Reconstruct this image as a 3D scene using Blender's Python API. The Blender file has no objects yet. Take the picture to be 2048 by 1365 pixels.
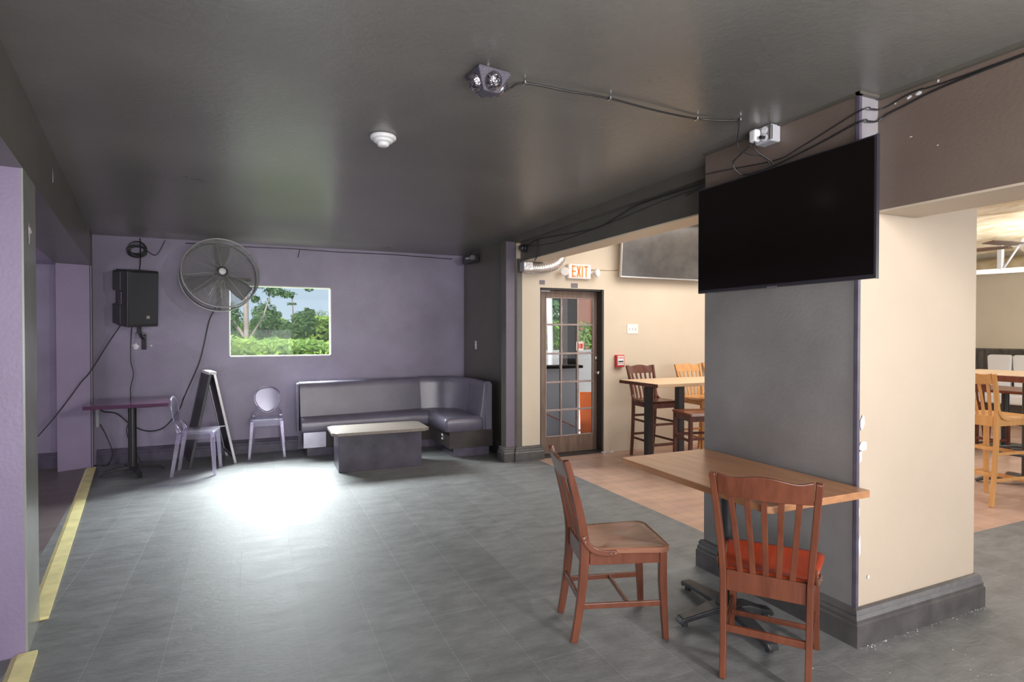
import bpy, math, random
from mathutils import Vector, Matrix
R = math.radians
PI = math.pi
random.seed(7)
C = bpy.context.scene.collection

# ------------------------------------------------------------------ camera
HC = 1.45
F_PX = 1155.0
cam_d = bpy.data.cameras.new('camera')
cam_d.sensor_fit = 'HORIZONTAL'
cam_d.sensor_width = 36.0
cam_d.lens = 36.0 * F_PX / 2048.0
cam_d.clip_start = 0.05
cam_d.clip_end = 300
cam = bpy.data.objects.new('camera', cam_d)
C.objects.link(cam)
pitch = math.atan(14.5 / F_PX)
yaw = math.atan(520.0 / F_PX)
cam.location = (0, 0, HC)
cam.rotation_euler = (PI / 2 - pitch, 0, -yaw)
bpy.context.scene.camera = cam

# ------------------------------------------------------------------ light, world, exposure
sc = bpy.context.scene
sc.view_settings.view_transform = 'Standard'
sc.view_settings.look = 'None'
sc.view_settings.gamma = 1
sc.view_settings.use_curve_mapping = False
sc.view_settings.exposure = 0.1

world = bpy.data.worlds.new('world')
sc.world = world
world.use_nodes = True
wn = world.node_tree.nodes
wl = world.node_tree.links
bg = wn['Background']
tc = wn.new('ShaderNodeTexCoord')
sep = wn.new('ShaderNodeSeparateXYZ')
ramp = wn.new('ShaderNodeValToRGB')
wl.new(tc.outputs['Generated'], sep.inputs[0])
wl.new(sep.outputs['Z'], ramp.inputs[0])
wl.new(ramp.outputs[0], bg.inputs[0])
ramp.color_ramp.elements[0].position = 0.0
ramp.color_ramp.elements[0].color = (0.66, 0.79, 0.92, 1)
ramp.color_ramp.elements[1].position = 0.45
ramp.color_ramp.elements[1].color = (0.28, 0.50, 0.85, 1)
bg.inputs[1].default_value = 0.85


def area(name, loc, target, sx, sy, power, color, spread=180):
    l = bpy.data.lights.new(name, 'AREA')
    l.shape = 'RECTANGLE'
    l.size = sx
    l.size_y = sy
    l.energy = power
    l.color = color
    l.spread = R(spread)
    o = bpy.data.objects.new(name, l)
    C.objects.link(o)
    o.location = loc
    d = Vector(target) - Vector(loc)
    o.rotation_euler = d.to_track_quat('-Z', 'Y').to_euler()
    return o


sun_d = bpy.data.lights.new('sun', 'SUN')
sun_d.energy = 3.3
sun_d.angle = R(1.0)
sun_d.color = (1.0, 0.95, 0.86)
sun = bpy.data.objects.new('sun', sun_d)
C.objects.link(sun)
sun.rotation_euler = Vector((0.35, 0.75, -1.0)).to_track_quat('-Z', 'Y').to_euler()
# bright sky above the garden, seen by the room through the back window only
area('daylight_back_window', (0.34, 9.3, 3.25), (0.34, 5.0, 1.3), 3.4, 1.7, 2500, (0.93, 0.97, 1.0))
# windows of the front of the building, behind the camera
area('daylight_front_windows', (0.6, -3.2, 1.7), (0.9, 4.0, 1.3), 3.4, 1.6, 90, (1.0, 0.98, 0.98))
area('flash_bounce', (0.2, -0.9, 1.0), (0.6, 3.0, 2.56), 1.6, 1.2, 88, (0.98, 0.98, 1.0))  # soft unseen lamp added to lift the dark ceiling, like bounced flash
area('recess_fill', (-4.9, 5.2, 1.4), (-2.0, 5.6, 1.3), 2.0, 1.3, 42, (1.0, 0.97, 1.0))  # unseen fill added to light the recess; the wall there has no window
area('side_flash', (2.25, -0.9, 2.15), (1.2, 5.0, 1.7), 0.28, 0.28, 62, (1.0, 0.95, 0.9))  # unseen flash on a stick beside the camera, not a room fixture
# bright dining rooms
area('dining_ceiling_light', (5.0, 4.2, 2.85), (5.0, 4.2, 0), 3.0, 2.2, 100, (1.0, 0.95, 0.88))
area('hall_ceiling_light', (8.6, 2.6, 2.8), (8.6, 2.6, 0), 4.0, 3.5, 130, (1.0, 0.96, 0.9))
area('daylight_hall_windows', (7.5, -3.2, 1.6), (6.5, 3, 1.2), 5.0, 1.8, 120, (1.0, 0.98, 0.97))
area('hall_fill', (9.0, 3.2, 1.95), (9.0, 3.6, 3.0), 1.2, 1.2, 42, (1.0, 0.97, 0.92))  # fill added to brighten the insulation from below; no such fixture hangs here


# ------------------------------------------------------------------ materials
def mat(name, col, rough=0.5, metal=0.0, noise=0.0, scale=3.0, bump=0.0, bscale=40.0, spec=0.5, col2=None,
        stretch=(1, 1, 1), rvar=0.0, coat=0.0, detail=5.0):
    m = bpy.data.materials.new(name)
    m.use_nodes = True
    n = m.node_tree.nodes
    l = m.node_tree.links
    b = n['Principled BSDF']
    b.inputs['Base Color'].default_value = (*col, 1)
    b.inputs['Roughness'].default_value = rough
    b.inputs['Metallic'].default_value = metal
    b.inputs['Specular IOR Level'].default_value = spec
    b.inputs['Coat Weight'].default_value = coat
    b.inputs['Coat Roughness'].default_value = 0.15
    t = n.new('ShaderNodeTexCoord')
    mp = n.new('ShaderNodeMapping')
    mp.inputs['Scale'].default_value = stretch
    l.new(t.outputs['Object'], mp.inputs[0])
    if noise > 0 or col2 or rvar:
        nz = n.new('ShaderNodeTexNoise')
        nz.inputs['Scale'].default_value = scale
        nz.inputs['Detail'].default_value = detail
        nz.inputs['Roughness'].default_value = 0.6
        l.new(mp.outputs[0], nz.inputs['Vector'])
        r = n.new('ShaderNodeValToRGB')
        r.color_ramp.elements[0].position = 0.32
        r.color_ramp.elements[1].position = 0.68
        c2 = col2 if col2 else tuple(min(1, c * (1 + noise)) for c in col)
        c1 = col if col2 else tuple(c * (1 - noise) for c in col)
        r.color_ramp.elements[0].color = (*c1, 1)
        r.color_ramp.elements[1].color = (*c2, 1)
        l.new(nz.outputs[0], r.inputs[0])
        l.new(r.outputs[0], b.inputs['Base Color'])
        if rvar:
            mr = n.new('ShaderNodeMapRange')
            mr.inputs['To Min'].default_value = rough - rvar
            mr.inputs['To Max'].default_value = rough + rvar
            l.new(nz.outputs[0], mr.inputs['Value'])
            l.new(mr.outputs[0], b.inputs['Roughness'])
    if bump > 0:
        nb = n.new('ShaderNodeTexNoise')
        nb.inputs['Scale'].default_value = bscale
        nb.inputs['Detail'].default_value = 3
        l.new(mp.outputs[0], nb.inputs['Vector'])
        bp = n.new('ShaderNodeBump')
        bp.inputs['Strength'].default_value = bump
        bp.inputs['Distance'].default_value = 0.01
        l.new(nb.outputs[0], bp.inputs['Height'])
        l.new(bp.outputs[0], b.inputs['Normal'])
    return m


def wood(name, c1, c2, rough=0.3, axis='z', scale=6.0, spec=0.5):
    st = {'x': (0.12, 1, 1), 'y': (1, 0.12, 1), 'z': (1, 1, 0.12)}[axis]
    return mat(name, c1, rough, col2=c2, scale=scale * 4, stretch=st, bump=0.05, bscale=60, spec=spec, detail=8)


def vmat(name, col, rough, spec=0.5, kind=None):
    """vinyl floor tiles with thin seams"""
    m = mat(name, col, rough, spec=spec)
    n = m.node_tree.nodes
    l = m.node_tree.links
    b = n['Principled BSDF']
    t = n.new('ShaderNodeTexCoord')
    mp = n.new('ShaderNodeMapping')
    mp.inputs['Rotation'].default_value = (0, 0, PI / 2)
    mp.inputs['Location'].default_value = (0.1, 0.07, 0)
    l.new(t.outputs['Object'], mp.inputs[0])
    br = n.new('ShaderNodeTexBrick')
    br.inputs['Scale'].default_value = 1.0
    br.inputs['Brick Width'].default_value = 0.915
    br.inputs['Row Height'].default_value = 0.299
    br.inputs['Mortar Size'].default_value = 0.0014
    br.inputs['Mortar Smooth'].default_value = 0.3
    br.offset = 0.37
    br.inputs['Color1'].default_value = (0.92, 0.92, 0.92, 1)
    br.inputs['Color2'].default_value = (1.08, 1.08, 1.08, 1)
    br.inputs['Mortar'].default_value = (1.55, 1.55, 1.55, 1)
    l.new(mp.outputs[0], br.inputs['Vector'])
    # scuffs
    nz = n.new('ShaderNodeTexNoise')
    nz.inputs['Scale'].default_value = 4.5
    nz.inputs['Detail'].default_value = 9
    nz.inputs['Roughness'].default_value = 0.7
    mp2 = n.new('ShaderNodeMapping')
    mp2.inputs['Scale'].default_value = (1, 2.4, 1)
    mp2.inputs['Rotation'].default_value = (0, 0, 0.12)
    l.new(t.outputs['Object'], mp2.inputs[0])
    l.new(mp2.outputs[0], nz.inputs['Vector'])
    r = n.new('ShaderNodeValToRGB')
    r.color_ramp.elements[0].position = 0.3
    r.color_ramp.elements[0].color = (*[c * 0.72 for c in col], 1)
    r.color_ramp.elements[1].position = 0.75
    r.color_ramp.elements[1].color = (*[c * 1.5 for c in col], 1)
    l.new(nz.outputs[0], r.inputs[0])
    mx = n.new('ShaderNodeMix')
    mx.data_type = 'RGBA'
    mx.blend_type = 'MULTIPLY'
    mx.inputs[0].default_value = 1.0
    l.new(r.outputs[0], mx.inputs[6])
    l.new(br.outputs['Color'], mx.inputs[7])
    l.new(mx.outputs[2], b.inputs['Base Color'])
    mr = n.new('ShaderNodeMapRange')
    mr.inputs['To Min'].default_value = rough - 0.10
    mr.inputs['To Max'].default_value = rough + 0.12
    l.new(nz.outputs[0], mr.inputs['Value'])
    l.new(mr.outputs[0], b.inputs['Roughness'])
    nb = n.new('ShaderNodeTexNoise')
    nb.inputs['Scale'].default_value = 14
    nb.inputs['Detail'].default_value = 4
    nb.inputs['Distortion'].default_value = 1.4
    l.new(mp2.outputs[0], nb.inputs['Vector'])
    bp = n.new('ShaderNodeBump')
    bp.inputs['Strength'].default_value = 0.22
    bp.inputs['Distance'].default_value = 0.01
    l.new(nb.outputs[0], bp.inputs['Height'])
    bp2 = n.new('ShaderNodeBump')
    bp2.invert = True
    bp2.inputs['Strength'].default_value = 0.5
    bp2.inputs['Distance'].default_value = 0.002
    l.new(br.outputs['Fac'], bp2.inputs['Height'])
    l.new(bp.outputs[0], bp2.inputs['Normal'])
    l.new(bp2.outputs[0], b.inputs['Normal'])
    return m


def plankmat(name, c1, c2, rough, rot=0.0, w=1.2, h=0.13, mort=(0.5, 0.45, 0.4)):
    m = mat(name, c1, rough)
    n = m.node_tree.nodes
    l = m.node_tree.links
    b = n['Principled BSDF']
    t = n.new('ShaderNodeTexCoord')
    mp = n.new('ShaderNodeMapping')
    mp.inputs['Rotation'].default_value = (0, 0, rot)
    l.new(t.outputs['Object'], mp.inputs[0])
    br = n.new('ShaderNodeTexBrick')
    br.inputs['Scale'].default_value = 1.0
    br.inputs['Brick Width'].default_value = w
    br.inputs['Row Height'].default_value = h
    br.inputs['Mortar Size'].default_value = 0.0015
    br.inputs['Color1'].default_value = (*c1, 1)
    br.inputs['Color2'].default_value = (*c2, 1)
    br.inputs['Mortar'].default_value = (*[c * k for c, k in zip(c1, mort)], 1)
    l.new(mp.outputs[0], br.inputs['Vector'])
    nz = n.new('ShaderNodeTexNoise')
    nz.inputs['Scale'].default_value = 9
    nz.inputs['Detail'].default_value = 8
    mp2 = n.new('ShaderNodeMapping')
    mp2.inputs['Rotation'].default_value = (0, 0, rot)
    mp2.inputs['Scale'].default_value = (0.15, 1, 1)
    l.new(t.outputs['Object'], mp2.inputs[0])
    l.new(mp2.outputs[0], nz.inputs['Vector'])
    r = n.new('ShaderNodeValToRGB')
    r.color_ramp.elements[0].position = 0.3
    r.color_ramp.elements[0].color = (0.78, 0.78, 0.78, 1)
    r.color_ramp.elements[1].position = 0.7
    r.color_ramp.elements[1].color = (1.15, 1.15, 1.15, 1)
    l.new(nz.outputs[0], r.inputs[0])
    mx = n.new('ShaderNodeMix')
    mx.data_type = 'RGBA'
    mx.blend_type = 'MULTIPLY'
    mx.inputs[0].default_value = 1.0
    l.new(br.outputs['Color'], mx.inputs[6])
    l.new(r.outputs[0], mx.inputs[7])
    l.new(mx.outputs[2], b.inputs['Base Color'])
    return m


def clearmat(name, tint, gloss=0.12, rough=0.03, edge=0.75, milk=0.0):
    m = bpy.data.materials.new(name)
    m.use_nodes = True
    n = m.node_tree.nodes
    l = m.node_tree.links
    n.remove(n['Principled BSDF'])
    out = n['Material Output']
    tr = n.new('ShaderNodeBsdfTransparent')
    tr.inputs[0].default_value = (*tint, 1)
    gl = n.new('ShaderNodeBsdfGlossy')
    gl.inputs['Roughness'].default_value = rough
    gl.inputs[0].default_value = (0.95, 0.95, 1, 1)
    lw = n.new('ShaderNodeLayerWeight')
    lw.inputs[0].default_value = 0.35
    mr = n.new('ShaderNodeMapRange')
    mr.inputs['To Min'].default_value = gloss
    mr.inputs['To Max'].default_value = edge
    mx = n.new('ShaderNodeMixShader')
    l.new(lw.outputs['Facing'], mr.inputs['Value'])
    l.new(mr.outputs[0], mx.inputs[0])
    l.new(tr.outputs[0], mx.inputs[1])
    l.new(gl.outputs[0], mx.inputs[2])
    if milk:
        df = n.new('ShaderNodeBsdfDiffuse')
        df.inputs[0].default_value = (0.80, 0.76, 0.90, 1)
        m2 = n.new('ShaderNodeMixShader')
        m2.inputs[0].default_value = milk
        l.new(mx.outputs[0], m2.inputs[1])
        l.new(df.outputs[0], m2.inputs[2])
        mx = m2
    l.new(mx.outputs[0], out.inputs[0])
    return m


def emat(name, col, strength, base=(0.8, 0.8, 0.8)):
    m = mat(name, base, 0.4)
    b = m.node_tree.nodes['Principled BSDF']
    b.inputs['Emission Color'].default_value = (*col, 1)
    b.inputs['Emission Strength'].default_value = strength
    return m


M = {}
M['purple'] = mat('purple_paint', (0.285, 0.245, 0.345), 0.40, noise=0.16, scale=1.6, bump=0.12, bscale=60)
M['purple_light'] = mat('lilac_paint_and_lift', (0.34, 0.275, 0.43), 0.45, noise=0.08, scale=1.6, bump=0.12, bscale=60)
M['dark'] = mat('brown_black_paint', (0.100, 0.092, 0.078), 0.31, noise=0.15, scale=2, bump=0.10, bscale=50)
M['brown'] = mat('brown_paint', (0.155, 0.115, 0.095), 0.38, noise=0.08, scale=2, bump=0.10, bscale=60)
M['greydark'] = mat('charcoal_paint', (0.245, 0.232, 0.228), 0.42, noise=0.12, scale=3, bump=0.12, bscale=50)
M['ceil'] = mat('black_ceiling_paint', (0.180, 0.172, 0.160), 0.29, noise=0.16, scale=0.8, bump=0.12, bscale=35, rvar=0.05)
M['beige'] = mat('beige_paint', (0.54, 0.445, 0.35), 0.55, noise=0.03, scale=2, bump=0.10, bscale=70)
M['exitwall'] = mat('pale_beige_paint', (0.66, 0.57, 0.455), 0.55, noise=0.03, scale=2, bump=0.08, bscale=70)
M['cream'] = mat('cream_paint', (0.74, 0.64, 0.50), 0.55, noise=0.03, scale=2)
M['base'] = mat('baseboard_paint', (0.085, 0.078, 0.078), 0.32, noise=0.25, scale=9, bump=0.1, bscale=50)
M['purple_mid'] = mat('plum_paint', (0.235, 0.185, 0.290), 0.45, noise=0.08, scale=1.6, bump=0.12, bscale=60)
M['plumtrim'] = mat('plum_trim_paint', (0.15, 0.125, 0.165), 0.4, noise=0.1, scale=3)
M['stepgrey'] = mat('pale_plum_grey_paint', (0.27, 0.255, 0.28), 0.35, noise=0.12, scale=6)
M['column'] = mat('window_sheen_gloss_paint', (0.26, 0.27, 0.24), 0.22, noise=0.1, scale=3)  # pale window sheen on dark gloss paint, put into the base colour
M['basepurple'] = mat('baseboard_plum_paint', (0.10, 0.088, 0.125), 0.32, noise=0.25, scale=9)
M['tile'] = vmat('black_vinyl_tile', (0.165, 0.169, 0.170), 0.54)
M['woodfloor'] = plankmat('reddish_wood_floor', (0.50, 0.33, 0.25), (0.55, 0.37, 0.29), 0.34, PI / 2)
M['woodfloor2'] = plankmat('dark_wood_floor', (0.15, 0.12, 0.115), (0.17, 0.14, 0.13), 0.4, PI / 2)
M['yellow'] = mat('yellow_edge_paint', (0.80, 0.72, 0.34), 0.5, noise=0.15, scale=8)
M['cherry'] = wood('cherry_wood', (0.115, 0.034, 0.018), (0.18, 0.056, 0.028), 0.26)
M['cherry_seat'] = wood('cherry_wood_seat', (0.24, 0.10, 0.06), (0.34, 0.16, 0.10), 0.22, 'y')
M['redseat'] = wood('red_wood_seat', (0.42, 0.045, 0.012), (0.50, 0.07, 0.018), 0.25, 'y')
M['mahog'] = wood('mahogany_wood', (0.085, 0.022, 0.014), (0.15, 0.045, 0.025), 0.25)
M['honey'] = wood('honey_wood', (0.56, 0.27, 0.09), (0.68, 0.36, 0.13), 0.3)
M['tabletop'] = wood('table_wood', (0.36, 0.165, 0.075), (0.50, 0.25, 0.12), 0.28, 'y', 5)
M['tabletop_h'] = wood('pale_table_wood', (0.60, 0.42, 0.26), (0.70, 0.50, 0.32), 0.35, 'x', 5)
M['plum'] = wood('plum_table_wood', (0.085, 0.035, 0.075), (0.12, 0.05, 0.10), 0.12, 'x', 5)
M['iron'] = mat('black_iron', (0.035, 0.035, 0.038), 0.38, noise=0.2, scale=20)
M['plastic'] = mat('black_plastic', (0.022, 0.022, 0.024), 0.35)
M['softblack'] = mat('black_grille_cloth', (0.030, 0.031, 0.036), 0.6, bump=0.3, bscale=300)
M['cable'] = mat('black_cable', (0.02, 0.02, 0.022), 0.35)
M['white'] = mat('white_plastic', (0.80, 0.80, 0.82), 0.4)
M['greyplastic'] = mat('grey_plastic', (0.45, 0.46, 0.50), 0.4)
M['patch'] = mat('white_patch', (0.75, 0.73, 0.78), 0.7, noise=0.3, scale=30)
M['vinyl'] = mat('black_leatherette', (0.165, 0.152, 0.205), 0.27, spec=0.9, noise=0.1, scale=3, bump=0.16, bscale=220)
M['kick'] = mat('booth_base_paint', (0.055, 0.045, 0.042), 0.3, noise=0.2, scale=5)
M['steel'] = mat('brushed_kick_plate', (0.50, 0.48, 0.56), 0.33, 0.85, noise=0.2, scale=5)
M['laminate'] = mat('speckled_brown_laminate', (0.16, 0.135, 0.115), 0.32, col2=(0.30, 0.26, 0.225), scale=160)
M['ctbase'] = mat('scuffed_table_base', (0.038, 0.033, 0.048), 0.33, col2=(0.085, 0.075, 0.105), scale=4, detail=12)
M['screen'] = mat('tv_screen', (0.006, 0.004, 0.004), 0.16, spec=0.35, rvar=0.04, scale=6)
M['screen2'] = mat('tv_screen_reflections', (0.045, 0.042, 0.042), 0.20, spec=0.9, rvar=0.05, scale=2.5, col2=(0.11, 0.10, 0.095))  # soft grey reflections are mixed into the screen colour
M['bezel'] = mat('tv_bezel', (0.03, 0.028, 0.036), 0.25)
M['silver'] = mat('silver_metal', (0.62, 0.61, 0.62), 0.28, 1.0)
M['satin'] = mat('satin_nickel', (0.55, 0.53, 0.50), 0.3, 1.0)
M['wire'] = mat('fan_wire', (0.38, 0.38, 0.37), 0.35, 0.3)
M['rim'] = mat('fan_rim', (0.10, 0.10, 0.105), 0.35, 0.4)
M['blade'] = mat('fan_blade', (0.07, 0.065, 0.085), 0.4)
M['acrylic'] = clearmat('clear_acrylic', (0.90, 0.88, 0.95), 0.07, 0.22, 0.6, 0.05)
M['acrylic_leg'] = clearmat('clear_acrylic_leg', (0.86, 0.80, 0.96), 0.24, 0.12, 0.9, 0.16)
M['glass'] = clearmat('window_glass', (0.97, 0.99, 0.98), 0.004, 0.0, 0.04)
M['doorwood'] = wood('weathered_brown_door_wood', (0.15, 0.098, 0.072), (0.25, 0.17, 0.13), 0.5)
M['muntin'] = mat('muntin_paint', (0.36, 0.28, 0.26), 0.5, noise=0.15, scale=10)
M['jamb'] = mat('black_door_frame', (0.035, 0.033, 0.033), 0.4)
M['exitwhite'] = mat('exit_sign_housing', (0.88, 0.84, 0.84), 0.35)
M['exitred'] = emat('exit_letters', (1.0, 0.22, 0.04), 0.55, (0.9, 0.2, 0.05))
M['alarmred'] = mat('alarm_red', (0.55, 0.035, 0.035), 0.35)
M['foil'] = mat('foil_duct', (0.70, 0.69, 0.70), 0.28, 0.75, bump=0.5, bscale=50)
M['lens'] = mat('crystal_dome', (0.55, 0.53, 0.58), 0.08, 0.9, col2=(0.06, 0.05, 0.07), scale=60, bump=0.6, bscale=90)
M['discobody'] = mat('disco_light_body', (0.075, 0.07, 0.095), 0.5, bump=0.3, bscale=150)
M['boardframe'] = mat('sign_frame', (0.035, 0.035, 0.04), 0.4)
M['greypanel'] = clearmat('grey_acrylic_panel', (0.42, 0.40, 0.48), 0.25, 0.25, 0.6)
M['insul'] = mat('yellow_insulation', (0.66, 0.54, 0.33), 0.9, col2=(0.95, 0.90, 0.74), scale=3.5, bump=1.0, bscale=6, stretch=(2.5, 1, 1))
M['wains'] = mat('weathered_wainscot', (0.060, 0.055, 0.052), 0.6, col2=(0.13, 0.12, 0.115), scale=14, stretch=(1, 1, 0.15))
M['whitevinyl'] = mat('white_vinyl', (0.80, 0.81, 0.84), 0.35)
M['farwall'] = mat('pale_wall_paint', (0.62, 0.57, 0.46), 0.6, noise=0.05, scale=1)
M['fanblade2'] = mat('ceiling_fan_blade', (0.16, 0.10, 0.065), 0.4)
M['leaf'] = mat('hedge_leaf', (0.10, 0.22, 0.028), 0.5, col2=(0.34, 0.50, 0.07), scale=1.3)
M['leaf2'] = mat('tree_leaf', (0.045, 0.12, 0.03), 0.5, col2=(0.14, 0.26, 0.07), scale=1.5)
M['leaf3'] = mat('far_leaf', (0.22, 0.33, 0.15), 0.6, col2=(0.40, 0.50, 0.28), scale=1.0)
M['leafcore'] = mat('hedge_inner', (0.03, 0.06, 0.015), 0.8)
M['bark'] = mat('pale_bark', (0.48, 0.38, 0.30), 0.7, noise=0.2, scale=8, stretch=(1, 1, 0.3))
M['bark2'] = mat('brown_bark', (0.26, 0.18, 0.13), 0.8, noise=0.2, scale=8)
M['whitepole'] = mat('white_pole', (0.78, 0.75, 0.72), 0.5)
M['post'] = mat('dark_post', (0.014, 0.010, 0.009), 0.9, spec=0.05, noise=0.4, scale=15)
M['greylow'] = mat('grey_counter_paint', (0.30, 0.29, 0.34), 0.5)
M['orange'] = mat('orange_panel', (0.60, 0.11, 0.02), 0.4)
M['amber'] = mat('amber_panel', (0.75, 0.36, 0.02), 0.4)
M['brickred'] = mat('brick_facade', (0.42, 0.17, 0.12), 0.8, noise=0.12, scale=8)
M['concrete'] = mat('pale_concrete', (0.42, 0.39, 0.37), 0.8, noise=0.08, scale=2)
M['grass'] = mat('ground_green', (0.14, 0.22, 0.06), 0.9, noise=0.3, scale=2)
M['rust'] = mat('rusty_wood', (0.30, 0.09, 0.04), 0.6, noise=0.2, scale=8)
M['stickerred'] = mat('sticker_red', (0.60, 0.05, 0.04), 0.5)
M['paper'] = mat('sticker_paper', (0.80, 0.72, 0.66), 0.6)
M['tape'] = mat('grey_tape', (0.17, 0.155, 0.185), 0.5)
M['redwire'] = mat('red_ribbon', (0.35, 0.06, 0.04), 0.5)


# ------------------------------------------------------------------ mesh helper
class MB:
    def __init__(s):
        s.v = []
        s.f = []
        s.sm = []

    def add(s, vs, fs, smooth=False, mx=None):
        o = len(s.v)
        for v in vs:
            v = Vector(v)
            if mx is not None:
                v = mx @ v
            s.v.append(v)
        for f in fs:
            s.f.append([i + o for i in f])
            s.sm.append(smooth)
        return s

    def box(s, a, b, mx=None):
        x0, y0, z0 = [min(p, q) for p, q in zip(a, b)]
        x1, y1, z1 = [max(p, q) for p, q in zip(a, b)]
        vs = [(x0, y0, z0), (x1, y0, z0), (x1, y1, z0), (x0, y1, z0), (x0, y0, z1), (x1, y0, z1), (x1, y1, z1), (x0, y1, z1)]
        fs = [(3, 2, 1, 0), (4, 5, 6, 7), (0, 1, 5, 4), (1, 2, 6, 5), (2, 3, 7, 6), (3, 0, 4, 7)]
        return s.add(vs, fs, False, mx)

    def prism(s, poly, z0, z1, mx=None, smooth=False):
        """poly: list of (x, y), extruded along z; counter-clockwise"""
        n = len(poly)
        vs = [(x, y, z0) for x, y in poly] + [(x, y, z1) for x, y in poly]
        s.add(vs, [tuple(reversed(range(n))), tuple(range(n, 2 * n))], False, mx)
        o = len(s.v) - 2 * n
        for i in range(n):
            j = (i + 1) % n
            s.f.append([o + i, o + j, o + n + j, o + n + i])
            s.sm.append(smooth)
        return s

    def tube(s, pts, r, n=8, cap=True, mx=None, closed=False):
        pts = [Vector(p) for p in pts]
        rs = r if isinstance(r, (list, tuple)) else [r] * len(pts)
        vs = []
        prev = None
        m = len(pts)
        for i, p in enumerate(pts):
            if closed:
                t = (pts[(i + 1) % m] - pts[i - 1])
            else:
                t = (pts[min(i + 1, m - 1)] - pts[max(i - 1, 0)])
            t.normalize()
            if prev is None:
                a = Vector((0, 0, 1)) if abs(t.z) < 0.9 else Vector((1, 0, 0))
                u = t.cross(a).normalized()
            else:
                u = (prev - t * prev.dot(t)).normalized()
            prev = u
            w = t.cross(u)
            for k in range(n):
                an = 2 * PI * k / n
                vs.append(p + (u * math.cos(an) + w * math.sin(an)) * rs[i])
        fs = []
        for i in range(m - 1 + (1 if closed else 0)):
            for k in range(n):
                a = i * n + k
                b = i * n + (k + 1) % n
                i2 = (i + 1) % m
                fs.append((a, b, i2 * n + (k + 1) % n, i2 * n + k))
        if cap and not closed:
            fs.append(tuple(reversed(range(n))))
            fs.append(tuple(range((m - 1) * n, m * n)))
        return s.add(vs, fs, True, mx)

    def cyl(s, a, b, r, n=20, mx=None, r2=None):
        """flat capped cylinder with separate caps (crisp edge)"""
        a = Vector(a)
        b = Vector(b)
        r2 = r if r2 is None else r2
        t = (b - a).normalized()
        q = Vector((0, 0, 1)) if abs(t.z) < 0.9 else Vector((1, 0, 0))
        u = t.cross(q).normalized()
        w = t.cross(u)
        ra = [a + (u * math.cos(2 * PI * k / n) + w * math.sin(2 * PI * k / n)) * r for k in range(n)]
        rb = [b + (u * math.cos(2 * PI * k / n) + w * math.sin(2 * PI * k / n)) * r2 for k in range(n)]
        s.add(ra + rb, [(k, (k + 1) % n, n + (k + 1) % n, n + k) for k in range(n)], True, mx)
        s.add(ra, [tuple(reversed(range(n)))], False, mx)
        s.add(rb, [tuple(range(n))], False, mx)
        return s

    def lathe(s, prof, n=28, mx=None, smooth=True):
        """prof: list of (r, z) revolved round z"""
        vs = []
        fs = []
        for r, z in prof:
            for k in range(n):
                an = 2 * PI * k / n
                vs.append((r * math.cos(an), r * math.sin(an), z))
        for i in range(len(prof) - 1):
            for k in range(n):
                fs.append((i * n + k, i * n + (k + 1) % n, (i + 1) * n + (k + 1) % n, (i + 1) * n + k))
        if prof[0][0] > 1e-6:
            fs.append(tuple(reversed(range(n))))
        if prof[-1][0] > 1e-6:
            fs.append(tuple(range((len(prof) - 1) * n, len(prof) * n)))
        return s.add(vs, fs, smooth, mx)

    def sweep(s, pts, w, d, side=(1, 0, 0), mx=None, smooth=False):
        """rectangular bar along pts; w along side vector, d across"""
        pts = [Vector(p) for p in pts]
        m = len(pts)
        ws = w if isinstance(w, (list, tuple)) else [w] * m
        ds = d if isinstance(d, (list, tuple)) else [d] * m
        sd = Vector(side).normalized()
        vs = []
        for i, p in enumerate(pts):
            t = (pts[min(i + 1, m - 1)] - pts[max(i - 1, 0)]).normalized()
            u = (sd - t * sd.dot(t)).normalized()
            q = t.cross(u).normalized()
            for a, b in ((-1, -1), (1, -1), (1, 1), (-1, 1)):
                vs.append(p + u * (a * ws[i] / 2) + q * (b * ds[i] / 2))
        fs = [(3, 2, 1, 0), tuple(range((m - 1) * 4, m * 4))]
        for i in range(m - 1):
            for k in range(4):
                fs.append((i * 4 + k, i * 4 + (k + 1) % 4, (i + 1) * 4 + (k + 1) % 4, (i + 1) * 4 + k))
        return s.add(vs, fs, smooth, mx)

    def grid(s, fn, nu, nv, smooth=True, mx=None, closed_u=False):
        vs = [fn(i / nu, j / nv) for j in range(nv + 1) for i in range(nu + 1)]
        fs = []
        for j in range(nv):
            for i in range(nu):
                a = j * (nu + 1) + i
                fs.append((a, a + 1, a + nu + 2, a + nu + 1))
        return s.add(vs, fs, smooth, mx)

    def build(s, name, m, parent=None, bevel=0.0, seg=2, solid=0.0):
        me = bpy.data.meshes.new(name)
        me.from_pydata([tuple(v) for v in s.v], [], s.f)
        for p, sm in zip(me.polygons, s.sm):
            p.use_smooth = sm
        me.materials.append(M[m] if isinstance(m, str) else m)
        me.update()
        o = bpy.data.objects.new(name, me)
        C.objects.link(o)
        if parent:
            o.parent = parent
        if solid:
            md = o.modifiers.new('thick', 'SOLIDIFY')
            md.thickness = solid
            md.offset = 0
        if bevel:
            md = o.modifiers.new('bevel', 'BEVEL')
            md.width = bevel
            md.segments = seg
            md.limit_method = 'ANGLE'
            md.angle_limit = R(40)
        return o


def tag(o, label, cat, group=None, kind=None):
    o['label'] = label
    o['category'] = cat
    if group:
        o['group'] = group
    if kind:
        o['kind'] = kind
    return o


def thing(name, loc, rz, label, cat, group=None, rot=None):
    o = bpy.data.objects.new(name, None)
    o.empty_display_size = 0.1
    C.objects.link(o)
    o.location = loc
    o.rotation_euler = rot if rot else (0, 0, rz)
    return tag(o, label, cat, group)


def struct(o, *parts):
    o['kind'] = 'structure'
    return o


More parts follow.
